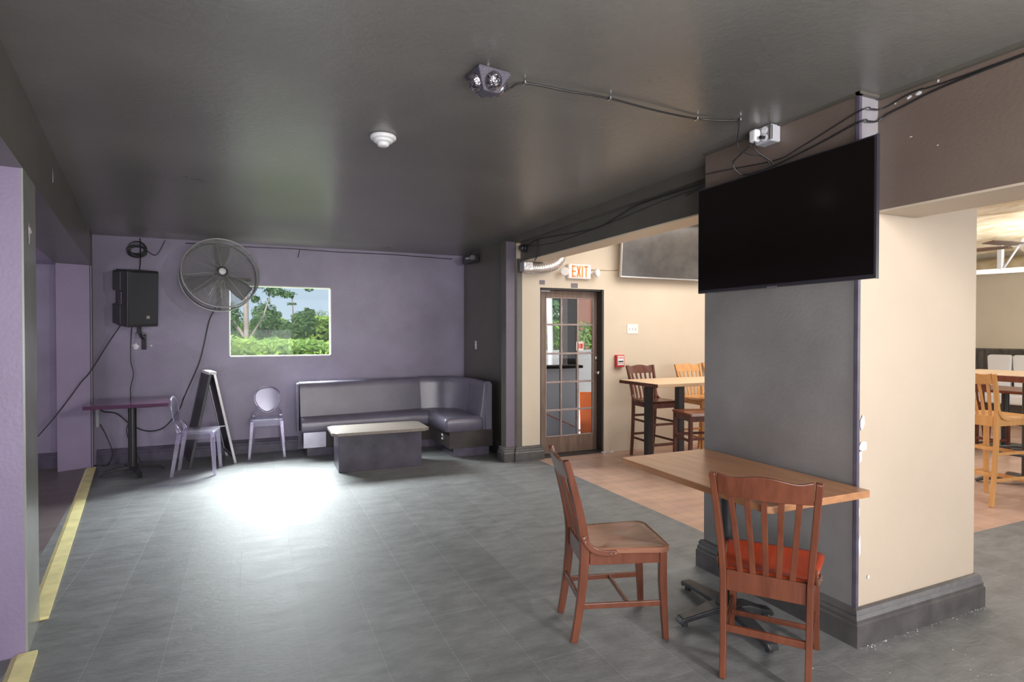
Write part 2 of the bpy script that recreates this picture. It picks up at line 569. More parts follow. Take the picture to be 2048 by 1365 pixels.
def copy_tree(o, loc, rz, label, group=None):
    c = o.copy()
    C.objects.link(c)
    c.location = loc
    c.rotation_euler = (0, 0, rz)
    c['label'] = label
    if group:
        c['group'] = group
    def rec(src, dst):
        for ch in list(src.children):
            k = ch.copy()
            C.objects.link(k)
            k.parent = dst
            rec(ch, k)
    rec(o, c)
    return c


def smooth_path(pts, n=8):
    """Catmull-Rom through the points"""
    P = [Vector(p) for p in pts]
    P = [P[0] * 2 - P[1]] + P + [P[-1] * 2 - P[-2]]
    out = []
    for i in range(1, len(P) - 2):
        a, b, c, d = P[i - 1], P[i], P[i + 1], P[i + 2]
        for k in range(n):
            t = k / n
            out.append(0.5 * ((2 * b) + (c - a) * t + (2 * a - 5 * b + 4 * c - d) * t * t + (3 * b - a - 3 * c + d) * t ** 3))
    out.append(P[-2])
    return out


def cable(name, pts, r, label, m='cable', parent=None, smooth=True, n=8):
    p = smooth_path(pts, n) if smooth else pts
    o = MB().tube(p, r, 6).build(name, m, parent)
    if label:
        tag(o, label, 'cable')
    return o


def text_obj(s, size, name, m, parent, loc, rot, width=None, extrude=0.001):
    cu = bpy.data.curves.new(name, 'FONT')
    cu.body = s
    cu.size = size
    cu.extrude = extrude
    cu.align_x = 'CENTER'
    cu.align_y = 'CENTER'
    tmp = bpy.data.objects.new(name + '_src', cu)
    C.objects.link(tmp)
    dg = bpy.context.evaluated_depsgraph_get()
    me = bpy.data.meshes.new_from_object(tmp.evaluated_get(dg))
    bpy.data.objects.remove(tmp)
    me.materials.clear()
    me.materials.append(M[m])
    o = bpy.data.objects.new(name, me)
    C.objects.link(o)
    o.parent = parent
    o.location = loc
    o.rotation_euler = rot
    if width:
        xs = [v.co.x for v in me.vertices]
        w = max(xs) - min(xs)
        for v in me.vertices:
            v.co.x *= width / w
    return o


def poly_wall(name, m, p0, p1, z0, z1, t=0.1, out=1):
    """vertical slab from p0 to p1 (x, y); thickness t to the left (out=1) or right (out=-1) of the direction"""
    a = Vector((*p0, 0))
    b = Vector((*p1, 0))
    d = (b - a).normalized()
    nrm = Vector((-d.y, d.x, 0)) * t * out
    pts = [a, b, b + nrm, a + nrm]
    if out < 0:
        pts = [pts[i] for i in (0, 3, 2, 1)]
    return MB().prism([(p.x, p.y) for p in pts], z0, z1).build(name, m)


# ------------------------------------------------------------------ the rooms
HCE = 2.56
LW = lambda y: -0.93 - 0.1520 * (y - 3.26)      # x of the slanted left wall plane

o = struct(MB().prism([(-0.35, -3.5), (3.0, -3.5), (12.0, -3.5), (12.0, 2.44), (3.0, 2.44), (3.0, 5.95), (2.74, 5.95), (2.74, 7.7), (LW(7.7), 7.7)], -0.10, 0.0).build('floor', 'tile'))
struct(MB().box((3.0, 2.44, -0.1), (12.0, 6.25, 0.0)).build('floor', 'woodfloor'))
struct(MB().prism([(-5, -3.5), (0.0999 - 0.45, -3.5), (LW(7.7), 7.7), (-5, 7.7)], -0.1, 0.0).build('floor', 'woodfloor2'))

# main ceiling, slightly sagging near the back wall
def ceil_fn(u, v):
    y = -3.5 + 11.2 * v
    x0 = -6.0
    x = x0 + (2.75 - x0) * u
    z = HCE
    if y > 6.2:
        z -= 0.018 * (y - 6.2) / 1.5
        z -= 0.02 * math.exp(-((y - 7.15) / 0.22) ** 2) * max(0, 1 - abs(x + 0.2) / 1.8)
    return (x, y, z)
mb = MB().grid(lambda u, v: ceil_fn(1 - u, v), 60, 90)
mb.box((-6, -3.5, HCE + 0.08), (2.75, 7.8, HCE + 0.2))
struct(mb.build('ceiling', 'ceil'))
struct(MB().box((2.75, -3.5, 2.90), (12.0, 6.1, 3.05)).build('ceiling', 'cream'))

# back wall with window hole (hole x -0.25..0.935, z 1.165..2.05)
YB = 7.7
mb = MB()
WX0, WX1, WZ0, WZ1 = -0.252, 0.928, 1.168, 2.040
mb.box((-1.60, YB, -0.02), (WX0, YB + 0.14, 2.75)).box((WX1, YB, -0.02), (2.74, YB + 0.14, 2.75))
mb.box((WX0, YB, -0.02), (WX1, YB + 0.14, WZ0)).box((WX0, YB, WZ1), (WX1, YB + 0.14, 2.75))
struct(mb.build('wall_back', 'purple'))
# window
w = struct(MB().box((WX0, YB - 0.004, WZ0), (WX0 + 0.012, YB + 0.13, WZ1)).box((WX1 - 0.012, YB - 0.004, WZ0), (WX1, YB + 0.13, WZ1))
           .box((WX0, YB - 0.004, WZ0), (WX1, YB + 0.13, WZ0 + 0.012)).box((WX0, YB - 0.004, WZ1 - 0.012), (WX1, YB + 0.13, WZ1)).build('window_1', 'whitepole'))
MB().box((WX0 + 0.012, YB + 0.09, WZ0 + 0.012), (WX1 - 0.012, YB + 0.096, WZ1 - 0.012)).build('pane', 'glass', w)

# right wall of the room behind the beam
struct(MB().box((2.725, 5.97, -0.02), (2.9, 7.84, 2.75)).build('wall_right', 'dark'))
# purple end of that wall and the post under the beam end
struct(MB().box((2.61, 5.97, 0.0), (2.725, 6.10, 2.49)).build('trim_1', 'dark'))
struct(MB().box((2.612, 5.962, 0.0), (2.722, 5.970, 2.49)).build('trim_2', 'plumtrim'))

# exit wall with doorway hole
DX0, DX1, DZ1 = 3.035, 3.905, 1.985
mb = MB()
YE = 5.95
mb.box((2.735, YE, -0.02), (DX0, YE + 0.18, 3.05)).box((DX1, YE, -0.02), (12.0, YE + 0.18, 3.05)).box((DX0, YE, DZ1), (DX1, YE + 0.18, 3.05))
struct(mb.build('wall_exit', 'exitwall'))
struct(MB().box((2.735, YE - 0.012, 0), (2.80, YE, 2.30)).build('trim_3', 'dark'))

# beam over the wide opening: stepped fascia, beige underside
struct(MB().box((2.72, 2.76, 2.475), (2.86, YE + 0.05, 2.75)).build('trim_4', 'dark'))
struct(MB().box((2.785, 2.76, 2.272), (2.90, YE, 2.70)).build('trim_5', 'dark'))
struct(MB().box((2.79, 2.76, 2.262), (3.02, YE, 2.272)).box((2.90, 2.76, 2.272), (3.02, YE, 3.0)).build('trim_6', 'cream'))

# pillar
PX0, PX1, PY0, PY1 = 2.56, 3.515, 1.785, 2.77
struct(MB().box((PX0 + 0.004, PY0 + 0.004, -0.02), (PX1 - 0.004, PY1, 2.95)).build('wall_pillar', 'beige'))
struct(MB().box((PX0, PY0, 0), (PX0 + 0.02, PY1 + 0.005, 1.72)).build('wall_pillar_face', 'greydark'))
struct(MB().box((PX0, PY0, 1.72), (PX0 + 0.02, PY1 + 0.005, 2.75)).build('wall_pillar_face', 'brown'))
struct(MB().box((PX0, PY0 - 0.003, 2.02), (2.70, PY0 + 0.004, 2.60)).build('trim_7', 'stepgrey'))
struct(MB().box((PX0 - 0.004, PY0 - 0.005, 0.17), (PX0 + 0.014, PY0 + 0.012, 2.56)).build('trim_8', 'basepurple'))
# beam to the right of the pillar
struct(MB().box((2.69, -3.5, 2.03), (2.70, PY0 - 0.004, 2.75)).build('wall_right_header', 'brown'))
struct(MB().box((2.70, -3.5, 2.03), (2.985, PY0 - 0.001, 2.95)).box((2.69, -3.5, 2.02), (2.985, PY0 - 0.001, 2.03)).build('trim_9', 'beige'))
# black trim run along the ceiling over pillar and beam
struct(MB().box((2.535, PY0 - 0.02, 2.548), (2.565, PY1, 2.562)).box((2.535, PY0 - 0.025, 2.548), (2.70, PY0, 2.562)).box((2.665, -3.5, 2.543), (2.69, PY0 - 0.02, 2.562)).build('trim_10', 'dark'))

# left side: slanted wall plane; header, columns
def lpoly(y0, y1, t):
    """quad from the slanted plane into the wall"""
    d = Vector((-0.1520, 1, 0)).normalized()
    nn = Vector((-d.y, d.x, 0)) * t
    a = Vector((LW(y0), y0, 0))
    b = Vector((LW(y1), y1, 0))
    return [(a.x, a.y), (b.x, b.y), (b.x + nn.x, b.y + nn.y), (a.x + nn.x, a.y + nn.y)]

struct(MB().prism(lpoly(-3.5, 7.66, 0.30), 2.19, 2.75).build('wall_left_header', 'dark'))
struct(MB().prism(lpoly(3.26, 3.62, 0.008), 0, 2.19).build('wall_left_column_face', 'column'))
q = lpoly(3.26, 3.62, 1.6)
q[0] = (q[0][0] - 0.008, q[0][1] + 0.0)
q[1] = (q[1][0] - 0.008, q[1][1] + 0.0)
struct(MB().prism(q, -0.02, 2.19).build('wall_left', 'purple_mid'))
# far end jamb
struct(MB().prism([(-1.578, 7.60), (-1.600, 7.70), (-1.625, 7.70), (-1.60, 7.58)], 0, 2.56).build('trim_11', 'dark'))
struct(MB().prism([(-1.585, 7.59), (-1.61, 7.70), (-1.90, 7.70), (-1.865, 7.455)], -0.02, 2.19).build('wall_left_jamb', 'purple_light'))
struct(MB().box((-5.0, 7.7, -0.02), (-1.60, 7.84, 2.75)).build('wall_left_recess', 'purple'))
struct(MB().box((-5.0, -3.5, 2.196), (-1.15, 3.2, 2.22)).prism([(-5, 3.2), (-1.15, 3.2), (-1.85, 7.72), (-5, 7.72)], 2.196, 2.22).build('ceiling', 'purple_light'))  # paler colour lifts the unlit recess ceiling in place of light
struct(MB().box((-5.14, -3.5, -0.02), (-5.0, 7.84, 2.75)).build('wall_left_far', 'purple'))
# yellow floor edges
def strip(y0, y1, name):
    d = Vector((-0.1520, 1, 0)).normalized()
    nn = Vector((d.y, -d.x, 0))
    a = Vector((LW(y0), y0, 0)) - nn * 0.035
    b = Vector((LW(y1), y1, 0)) - nn * 0.035
    p = [a, a + nn * 0.07, b + nn * 0.07, b]
    mb = MB().prism([(v.x, v.y) for v in p], 0.0, 0.014)
    p2 = [a - nn * 0.022, a, b, b - nn * 0.022]
    vs = [(p2[0].x, p2[0].y, 0.001), (p2[1].x, p2[1].y, 0.001), (p2[1].x, p2[1].y, 0.013), (p2[3].x, p2[3].y, 0.001), (p2[2].x, p2[2].y, 0.001), (p2[2].x, p2[2].y, 0.013)]
    mb.add(vs, [(0, 1, 2), (3, 5, 4), (0, 2, 5, 3), (1, 4, 5, 2), (0, 3, 4, 1)])
    return struct(mb.build(name, 'yellow'))
strip(3.625, 7.50, 'trim_12')
strip(-1.5, 3.255, 'trim_13')

# enclosing walls behind the camera with their window openings
mb = MB().box((-5, -3.64, -0.02), (-1.2, -3.5, 3.05)).box((2.4, -3.64, -0.02), (4.8, -3.5, 3.05)).box((10.2, -3.64, -0.02), (12, -3.5, 3.05))
mb.box((-1.2, -3.64, -0.02), (2.4, -3.5, 0.8)).box((-1.2, -3.64, 2.55), (2.4, -3.5, 3.05)).box((4.8, -3.64, -0.02), (10.2, -3.5, 0.6)).box((4.8, -3.64, 2.6), (10.2, -3.5, 3.05))
struct(mb.build('wall_front', 'beige'))

# baseboards with a moulded profile
BP = [(0, 0), (0.034, 0), (0.034, 0.105), (0.028, 0.112), (0.028, 0.128), (0.020, 0.146), (0.024, 0.150), (0.016, 0.170), (0.004, 0.176), (0, 0.176)]
def baseboard(name, m, pts, h=1.0, closed=False):
    """profile swept along floor polyline with mitred corners; room side is to the right of travel"""
    P = [Vector((*p, 0)) for p in pts]
    n = len(P)
    vs = []
    for i, p in enumerate(P):
        d1 = (P[i] - P[i - 1]).normalized() if i > 0 else (P[1] - P[0]).normalized()
        d2 = (P[i + 1] - P[i]).normalized() if i < n - 1 else (P[i] - P[i - 1]).normalized()
        n1 = Vector((d1.y, -d1.x, 0))
        n2 = Vector((d2.y, -d2.x, 0))
        mm = (n1 + n2)
        mm = mm / max(0.2, mm.dot(n1))
        for (a, b) in BP:
            vs.append(p + mm * a + Vector((0, 0, b * h)))
    k = len(BP)
    fs = []
    for i in range(n - 1):
        for j in range(k - 1):
            fs.append((i * k + j, (i + 1) * k + j, (i + 1) * k + j + 1, i * k + j + 1))
    fs.append(tuple(range(k)))
    fs.append(tuple(reversed(range((n - 1) * k, n * k))))
    return struct(MB().add(vs, fs).build(name, m))

baseboard('baseboard_back', 'basepurple', [(-1.57, YB), (0.52, YB)], 0.95)
baseboard('baseboard_right', 'base', [(2.725, 7.1), (2.725, 6.40)], 0.95)
baseboard('baseboard_right', 'base', [(2.725, 6.40), (2.725, 6.10), (2.61, 6.10), (2.61, 5.962), (2.725, 5.962)], 0.95)
baseboard('baseboard_exit', 'base', [(2.735, 5.97), (2.735, YE - 0.012), (DX0, YE - 0.012), (DX0, YE + 0.02)], 0.95)
baseboard('baseboard_pillar', 'base', [(PX0 + 0.5, PY1 + 0.005), (PX0, PY1 + 0.005), (PX0, PY0), (PX1, PY0), (PX1, PY1)][::1], 0.97)
baseboard('baseboard_left', 'basepurple', [(-4.9, YB), (-1.88, YB)], 0.95)


rnd = random.Random(21)
mb = MB()
for i in range(110):
    if i < 75:
        x, y = 2.53 + rnd.random() * 1.05, PY0 - 0.036 - abs(rnd.gauss(0, 0.010))
        r_ = rnd.uniform(0.002, 0.006)
    else:
        x, y = 2.2 + rnd.random() * 1.0, 1.25 + rnd.random() * 0.48
        r_ = rnd.uniform(0.0015, 0.004)
    c = Vector((x, y, 0.002))
    vs = [c + Vector((rnd.uniform(-1, 1), rnd.uniform(-1, 1), rnd.uniform(-0.3, 0.4))) * r_ for _ in range(3)]
    vs.append(c + Vector((0, 0, 0.6 * r_)))
    mb.add(vs, [(0, 1, 2), (0, 1, 3), (1, 2, 3), (2, 0, 3)])
tag(mb.build('paint_flakes', 'patch'), 'white paint flakes scattered on the floor along the pillar baseboard', 'debris', None, 'stuff')


# ------------------------------------------------------------------ wooden chairs
def rrect(w0, w1, d, rad, n=6):
    """rounded trapezoid, w0 at the back (y=-d/2), w1 at the front"""
    cs = [(-w0 / 2, -d / 2, 1), (w0 / 2, -d / 2, 1), (w1 / 2, d / 2, 1), (-w1 / 2, d / 2, 1)]
    out = []
    for i, (x, y, _) in enumerate(cs):
        sx = 1 if x > 0 else -1
        sy = 1 if y > 0 else -1
        cx, cy = x - sx * rad, y - sy * rad
        a0 = {(-1, -1): PI, (1, -1): 1.5 * PI, (1, 1): 0, (-1, 1): 0.5 * PI}[(sx, sy)]
        for k in range(n + 1):
            a = a0 + (PI / 2) * k / n
            out.append((cx + rad * math.cos(a), cy + rad * math.sin(a)))
    return out


def seat_mesh(w0, w1, d, z, t, rad=0.05, dip=0.014):
    out = rrect(w0, w1, d, rad)
    n = len(out)
    mb = MB()
    rings = 9
    vs = []
    for k in range(rings + 1):
        f = k / rings
        f2 = f if k < rings else 1.0
        for x, y in out:
            X, Y = x * f2, y * f2
            e = max(abs(X) / (w1 / 2), abs(Y) / (d / 2))
            s = dip * (1 - min(1, e) ** 3) * (1 - 0.55 * math.exp(-(X / 0.035) ** 2) * (0.5 + Y / d))
            zz = z - s
            if k == rings:
                zz = z - 0.006
            vs.append((X, Y, zz))
    for x, y in out:
        vs.append((x * 0.995, y * 0.995, z - t))
    fs = []
    for k in range(rings + 1):
        for i in range(n):
            j = (i + 1) % n
            fs.append((k * n + i, k * n + j, (k + 1) * n + j, (k + 1) * n + i))
    fs = [tuple(reversed(f)) for f in fs]
    fs.append(tuple(reversed(range((rings + 1) * n, (rings + 2) * n))))
    fs.append(tuple(range(n)))
    # orient upward
    mb.add(vs, [tuple(reversed(f)) if len(f) == 4 else f for f in fs], True)
    return mb


def slat_chair(name, label, cat, group, loc, rz, sh=0.45, H=0.86, m='cherry', seat_m='cherry_seat', wb=0.335, wf=0.40, D=0.40, bar=False):
    """faces local +y; origin on the floor under the seat centre"""
    t = thing(name, loc, rz, label, cat, group)
    yb = -D / 2 + 0.0
    yf = D / 2 - 0.035
    # rear legs / back stiles
    for s in (-1, 1):
        x0 = s * (wb / 2 - 0.012)
        xt = s * (wb / 2 + 0.020)
        pts = []
        ds = []
        for k in range(15):
            f = k / 14
            z = H * f
            if z < sh:
                q = (sh - z) / sh
                y = yb - 0.012 - 0.050 * q ** 1.8
                x = x0 - s * 0.006 * q
                dd = 0.034 + 0.012 * (1 - q)
            else:
                q = (z - sh) / (H - sh)
                y = yb - 0.012 - 0.095 * q ** 1.35
                x = x0 + (xt - x0) * q
                dd = 0.046 - 0.020 * q
            pts.append((x, y, z))
            ds.append(dd)
        MB().sweep(pts, 0.026, ds).build('leg', m, t, 0.004)
    # front legs
    for s in (-1, 1):
        x = s * (wf / 2 - 0.035)
        pts = [(x + s * 0.006, yf + 0.014, 0), (x + s * 0.001, yf + 0.006, 0.15), (x, yf, sh * 0.6), (x, yf, sh - 0.028)]
        MB().sweep(pts, [0.027, 0.031, 0.034, 0.034], [0.027, 0.032, 0.036, 0.036]).build('leg', m, t, 0.004)
    # seat
    seat_mesh(wb + 0.01, wf, D, sh, 0.028).build('seat', seat_m, t)
    # aprons
    z0, z1 = sh - 0.085, sh - 0.0285
    xa, xb = wb / 2 - 0.012, wf / 2 - 0.035
    mb = MB()
    for s in (-1, 1):
        mb.sweep([(s * xa, yb + 0.012, (z0 + z1) / 2), (s * xb, yf - 0.016, (z0 + z1) / 2)], 0.018, z1 - z0)
    mb.sweep([(-xb + 0.017, yf, (z0 + z1) / 2), (xb - 0.017, yf, (z0 + z1) / 2)], 0.018, z1 - z0, (0, 1, 0))
    mb.build('apron', m, t, 0.002)
    # lower back rail
    MB().sweep([(-xa + 0.013, yb - 0.012, sh - 0.048), (xa - 0.013, yb - 0.012, sh - 0.048)], 0.020, 0.088, (0, 1, 0)).build('back_rail', m, t, 0.003)
    # crest rail
    def back_y(q, x):
        y = yb - 0.012 - 0.095 * max(0, q) ** 1.35
        return y - 0.022 * (1 - (x / 0.19) ** 2) * min(1, max(0, q) * 1.5)
    zt, zb = H, H - 0.092
    vs = []
    N = 18
    for i in range(N + 1):
        x = (-0.5 + i / N) * (wb + 0.001)
        u = abs(x) / (wb / 2)
        crest = 0.006 - 0.016 * (0.5 - 0.5 * math.cos(min(1, u * 1.25) * PI)) + (0.012 * max(0, u - 0.75) / 0.25)
        for (z, q) in ((zb - 0.004 * (1 - u), (zb - sh) / (H - sh)), (zt + crest, 1.0)):
            y = back_y(q, x)
            vs.append((x, y - 0.010, z))
            vs.append((x, y + 0.010, z))
    fs = [(0, 1, 3, 2), (N * 4, N * 4 + 2, N * 4 + 3, N * 4 + 1)]
    for i in range(N):
        a, b = i * 4, (i + 1) * 4
        fs += [(a, a + 2, b + 2, b), (a + 1, b + 1, b + 3, a + 3), (a, b, b + 1, a + 1), (a + 2, a + 3, b + 3, b + 2)]
    MB().add(vs, fs, False).build('top_rail', m, t, 0.003)
    # slats
    for k in range(5):
        u = (k - 2) / 2.0
        pts = []
        for j in range(9):
            q = j / 8
            z = (sh - 0.006) + (zb + 0.005 - (sh - 0.006)) * q
            qq = (z - sh) / (H - sh)
            x = u * (0.100 + 0.028 * q)
            pts.append((x, back_y(qq, x) + 0.002, z))
        MB().sweep(pts, 0.023, 0.011).build('slat', m, t, 0.002)
    # side brace, bent from stile to seat edge
    for s in (-1, 1):
        pts = [(s * (wb / 2 + 0.008), yb - 0.022, sh + 0.055), (s * (wb / 2 + 0.008), yb - 0.008, sh + 0.025), (s * (wb / 2 + 0.010), yb + 0.020, sh - 0.005),
               (s * (wb / 2 + 0.014), yb + 0.060, sh - 0.020), (s * (wb / 2 + 0.020), yb + 0.105, sh - 0.024), (s * (wb / 2 + 0.022), yb + 0.135, sh - 0.022)]
        br = MB().sweep(smooth_path(pts, 3), 0.012, 0.028).build('side_brace', m, t, 0.004)
        for (y, z) in () if bar else ((yb - 0.020, sh + 0.048), (yb - 0.014, sh + 0.030), (yb + 0.105, sh - 0.024), (yb + 0.128, sh - 0.022)):
            x = s * (wb / 2 + (0.0145 if y < yb + 0.05 else 0.0265))
            MB().lathe([(0.0, 0.002), (0.003, 0.0015), (0.004, 0)], 8, Matrix.Translation((x, y, z)) @ Matrix.Rotation(s * PI / 2, 4, 'Y')).build('screw', 'silver', br)
    # stretchers
    levels = [(0.17, 'side')] if not bar else [(0.22, 'side'), (0.44, 'side')]
    for zz, _ in levels:
        for s in (-1, 1):
            q = (sh - zz) / sh
            MB().sweep([(s * (wb / 2 - 0.014), yb - 0.012 - 0.05 * q ** 1.8, zz), (s * (wf / 2 - 0.035), yf, zz)], 0.014, 0.026).build('stretcher', m, t, 0.003)
    if not bar:
        MB().sweep([(-xb - 0.004 + 0.02, 0.0, 0.17), (xb - 0.016, 0.0, 0.17)], 0.014, 0.022, (0, 1, 0)).build('stretcher', m, t, 0.003)
        MB().sweep([(-xa + 0.01, yb - 0.035, 0.205), (xa - 0.01, yb - 0.035, 0.205)], 0.016, 0.030, (0, 1, 0)).build('stretcher', m, t, 0.003)
    else:
        for zz in (0.26, 0.48):
            MB().sweep([(-xa + 0.01, yb - 0.03, zz), (xa - 0.01, yb - 0.03, zz)], 0.016, 0.028, (0, 1, 0)).build('stretcher', m, t, 0.003)
        MB().sweep([(-xb + 0.01, yf, 0.19), (xb - 0.01, yf, 0.19)], 0.020, 0.032, (0, 1, 0)).build('stretcher', m, t, 0.003)
        MB().sweep([(-xb + 0.01, yf, 0.42), (xb - 0.01, yf, 0.42)], 0.016, 0.028, (0, 1, 0)).build('stretcher', m, t, 0.003)
    return t


def face(deg):
    """rotation so that local +y points at the heading deg measured from world +x"""
    return R(deg - 90)


chA = slat_chair('dining_chair', 'cherry wood slat-back chair standing side-on at the end of the table, nearest the open floor', 'chair',
                 None, (1.665, 2.405, 0), face(-17), H=0.865)
chB = slat_chair('dining_chair', 'cherry wood slat-back chair with a red seat, back turned to the room, under the table', 'chair',
                 None, (2.106, 1.868, 0), face(37), H=0.875, seat_m='redseat', wb=0.355, wf=0.425)

# ------------------------------------------------------------------ front table against the pillar
tb = thing('dining_table', (2.19, 2.205, 0), 0, 'rectangular wooden table on a black iron cross base, pushed against the grey pillar', 'table')
TX0, TX1, TY0, TY1 = -0.295, 0.325, -0.515, 0.515
MB().prism([(TX0 + 0.018, TY0), (TX1 - 0.0, TY0), (TX1, TY0 + 0.0), (TX1, TY1), (TX0 + 0.018, TY1), (TX0, TY1 - 0.018), (TX0, TY0 + 0.018)], 0.718, 0.75).build('tabletop', 'tabletop', tb, 0.006)
MB().cyl((0, 0, 0.06), (0, 0, 0.70), 0.038, 24).build('column', 'iron', tb)
MB().box((-0.20, -0.20, 0.698), (0.20, 0.20, 0.7175)).build('mounting_plate', 'iron', tb, 0.003)
mb = MB()
for (ex, ey) in ((0.06, 0.385), (-0.27, 0.045), (0.22, -0.07), (-0.05, -0.33)):
    L = math.hypot(ex, ey)
    d = Vector((ex / L, ey / L, 0))
    pts = [Vector((0, 0, 0.075)), d * 0.10 + Vector((0, 0, 0.070)), d * (L * 0.72) + Vector((0, 0, 0.048)), d * (L * 0.96) + Vector((0, 0, 0.036)), d * L + Vector((0, 0, 0.018))]
    sd = Vector((-d.y, d.x, 0))
    mb.sweep(pts, [0.10, 0.085, 0.062, 0.058, 0.050], [0.03, 0.03, 0.026, 0.026, 0.022], sd)
    mb.cyl(d * (L - 0.03) + Vector((0, 0, 0)), d * (L - 0.03) + Vector((0, 0, 0.03)), 0.016, 12)
mb.cyl((0, 0, 0.05), (0, 0, 0.095), 0.06, 24)
mb.build('base', 'iron', tb, 0.006)

# ------------------------------------------------------------------ television on the pillar
tv = thing('television', (2.45, 2.172, 1.69), 0, 'large black flat television mounted high on the grey pillar', 'television')
MB().box((0, -0.543, 0), (0.024, 0.543, 0.62)).build('bezel', 'bezel', tv, 0.004)
MB().box((-0.0015, -0.535, 0.018), (0.001, 0.535, 0.612)).build('screen', 'screen', tv)
MB().box((-0.004, -0.03, -0.006), (0.006, 0.03, 0.006)).build('badge', 'silver', tv)
MB().box((0.024, -0.30, 0.12), (0.058, 0.30, 0.50)).box((0.058, -0.22, 0.2), (0.106, -0.18, 0.42)).box((0.058, 0.18, 0.2), (0.106, 0.22, 0.42)).build('wall_mount', 'plastic', tv, 0.004)
MB().box((0.0, -0.545, -0.002), (0.020, -0.5435, 0.622)).build('side_edge', 'bezel', tv)

# outlet box with adapters above the TV
bx = thing('outlet_box', (2.545, 2.275, 2.512), 0, 'grey outlet box with white plug adapter at the top of the pillar above the television', 'outlet')
MB().box((-0.055, -0.058, -0.045), (0.015, 0.050, 0.045)).build('housing', 'greyplastic', bx, 0.008)
MB().box((-0.060, -0.060, -0.038), (-0.045, -0.040, 0.038)).build('cover', 'silver', bx, 0.003)
MB().box((-0.098, 0.006, -0.034), (-0.0555, 0.056, 0.034)).build('adapter', 'white', bx, 0.014, 3)
mb = MB()
for z in (0.020, -0.020):
    mb.cyl((-0.0555, -0.018, z), (-0.062, -0.018, z), 0.018, 18)
mb.build('receptacle', 'white', bx)
MB().cyl((-0.062, -0.018, -0.020), (-0.090, -0.018, -0.022), 0.009, 12).build('plug', 'cable', bx)

# cables round the pillar top
cable('cable', [(2.455, 2.293, 2.478), (2.45, 2.29, 2.44), (2.49, 2.27, 2.40), (2.53, 2.25, 2.37), (2.54, 2.245, 2.345)], 0.003, 'short black plug cable hanging from the grey outlet box onto the television')
cable('cable', [(2.288, 2.241, 2.555), (2.33, 2.28, 2.548), (2.40, 2.36, 2.50), (2.42, 2.365, 2.45), (2.45, 2.33, 2.42), (2.50, 2.28, 2.40), (2.53, 2.26, 2.36)], 0.0028, 'thin cable dropping from the ceiling cable end past the white adapter')
cable('cable', [(2.452, 2.315, 2.466), (2.44, 2.38, 2.43), (2.44, 2.43, 2.40), (2.46, 2.43, 2.36), (2.50, 2.41, 2.335), (2.52, 2.33, 2.335), (2.54, 2.25, 2.345), (2.552, 2.0, 2.385), (2.552, 1.775, 2.425), (2.60, 1.765, 2.43), (2.67, 1.765, 2.445), (2.684, 1.68, 2.475), (2.684, 1.21, 2.512), (2.684, -0.8, 2.52)],
      0.0045, 'thicker black cable looping under the adapter and running right along the brown beam')
cable('cable', [(2.78, 3.2, 2.42), (2.70, 2.80, 2.43), (2.553, 2.755, 2.43), (2.553, 2.26, 2.378), (2.553, 2.1, 2.398), (2.553, 1.775, 2.475), (2.62, 1.765, 2.49), (2.684, 1.75, 2.50), (2.684, 1.6, 2.525), (2.684, 1.3, 2.515), (2.684, -0.8, 2.53)],
      0.0032, 'thin black cable strung across the pillar top and the brown beam')
cable('cable', [(1.013, 2.290, 2.505), (1.091, 2.296, 2.548), (1.30, 2.285, 2.545), (1.524, 2.283, 2.549), (1.80, 2.300, 2.543), (2.072, 2.315, 2.549), (2.20, 2.27, 2.544), (2.288, 2.241, 2.549)],
      0.0045, 'black cable clipped across the ceiling from the disco light towards the pillar')
mb = MB()
for (x, y) in ((1.091, 2.296), (1.524, 2.283), (2.072, 2.315), (2.288, 2.241)):
    cl = MB().cyl((x, y - 0.012, 2.553), (x, y - 0.012, 2.541), 0.006, 10).box((x - 0.004, y - 0.012, 2.541), (x + 0.004, y + 0.012, 2.545)).build('cable_clip', 'silver')
    tag(cl, 'small silver nail clip holding the black cable to the ceiling', 'clip', 'ceiling cable clips')
# cables along the stepped beam
cable('cable', [(2.776, 5.80, 2.41), (2.776, 5.55, 2.455), (2.776, 5.25, 2.44), (2.776, 4.7, 2.40), (2.776, 4.32, 2.385), (2.776, 4.0, 2.43), (2.776, 3.74, 2.465), (2.776, 3.1, 2.462), (2.776, 2.79, 2.45)], 0.005,
      'wavy black cable slung along the lower step of the dark beam')
cable('cable', [(2.774, 5.50, 2.45), (2.770, 5.50, 2.36), (2.772, 5.52, 2.27), (2.80, 5.62, 2.245), (2.85, 5.70, 2.24)], 0.006, 'black cable hanging down at the far end of the dark beam to the foil duct')
cable('cable', [(2.776, 5.78, 2.42), (2.776, 5.2, 2.37), (2.776, 4.6, 2.375), (2.776, 4.0, 2.40), (2.776, 3.4, 2.435), (2.776, 2.79, 2.44)], 0.0025, 'thin lower cable on the dark beam')

# security camera on the beam end
k = thing('security_camera', (2.775, 5.80, 2.40), 0, 'small black dome camera fixed to the far end of the dark beam', 'camera')
MB().lathe([(0.045, 0), (0.048, 0.018), (0.040, 0.03)], 24, Matrix.Rotation(-PI / 2, 4, 'Y')).build('mount', 'plastic', k)
MB().lathe([(0.042, 0.03), (0.038, 0.05), (0.026, 0.068), (0.012, 0.076), (0.0, 0.078)], 24, Matrix.Rotation(-PI / 2, 4, 'Y')).build('dome', 'bezel', k)

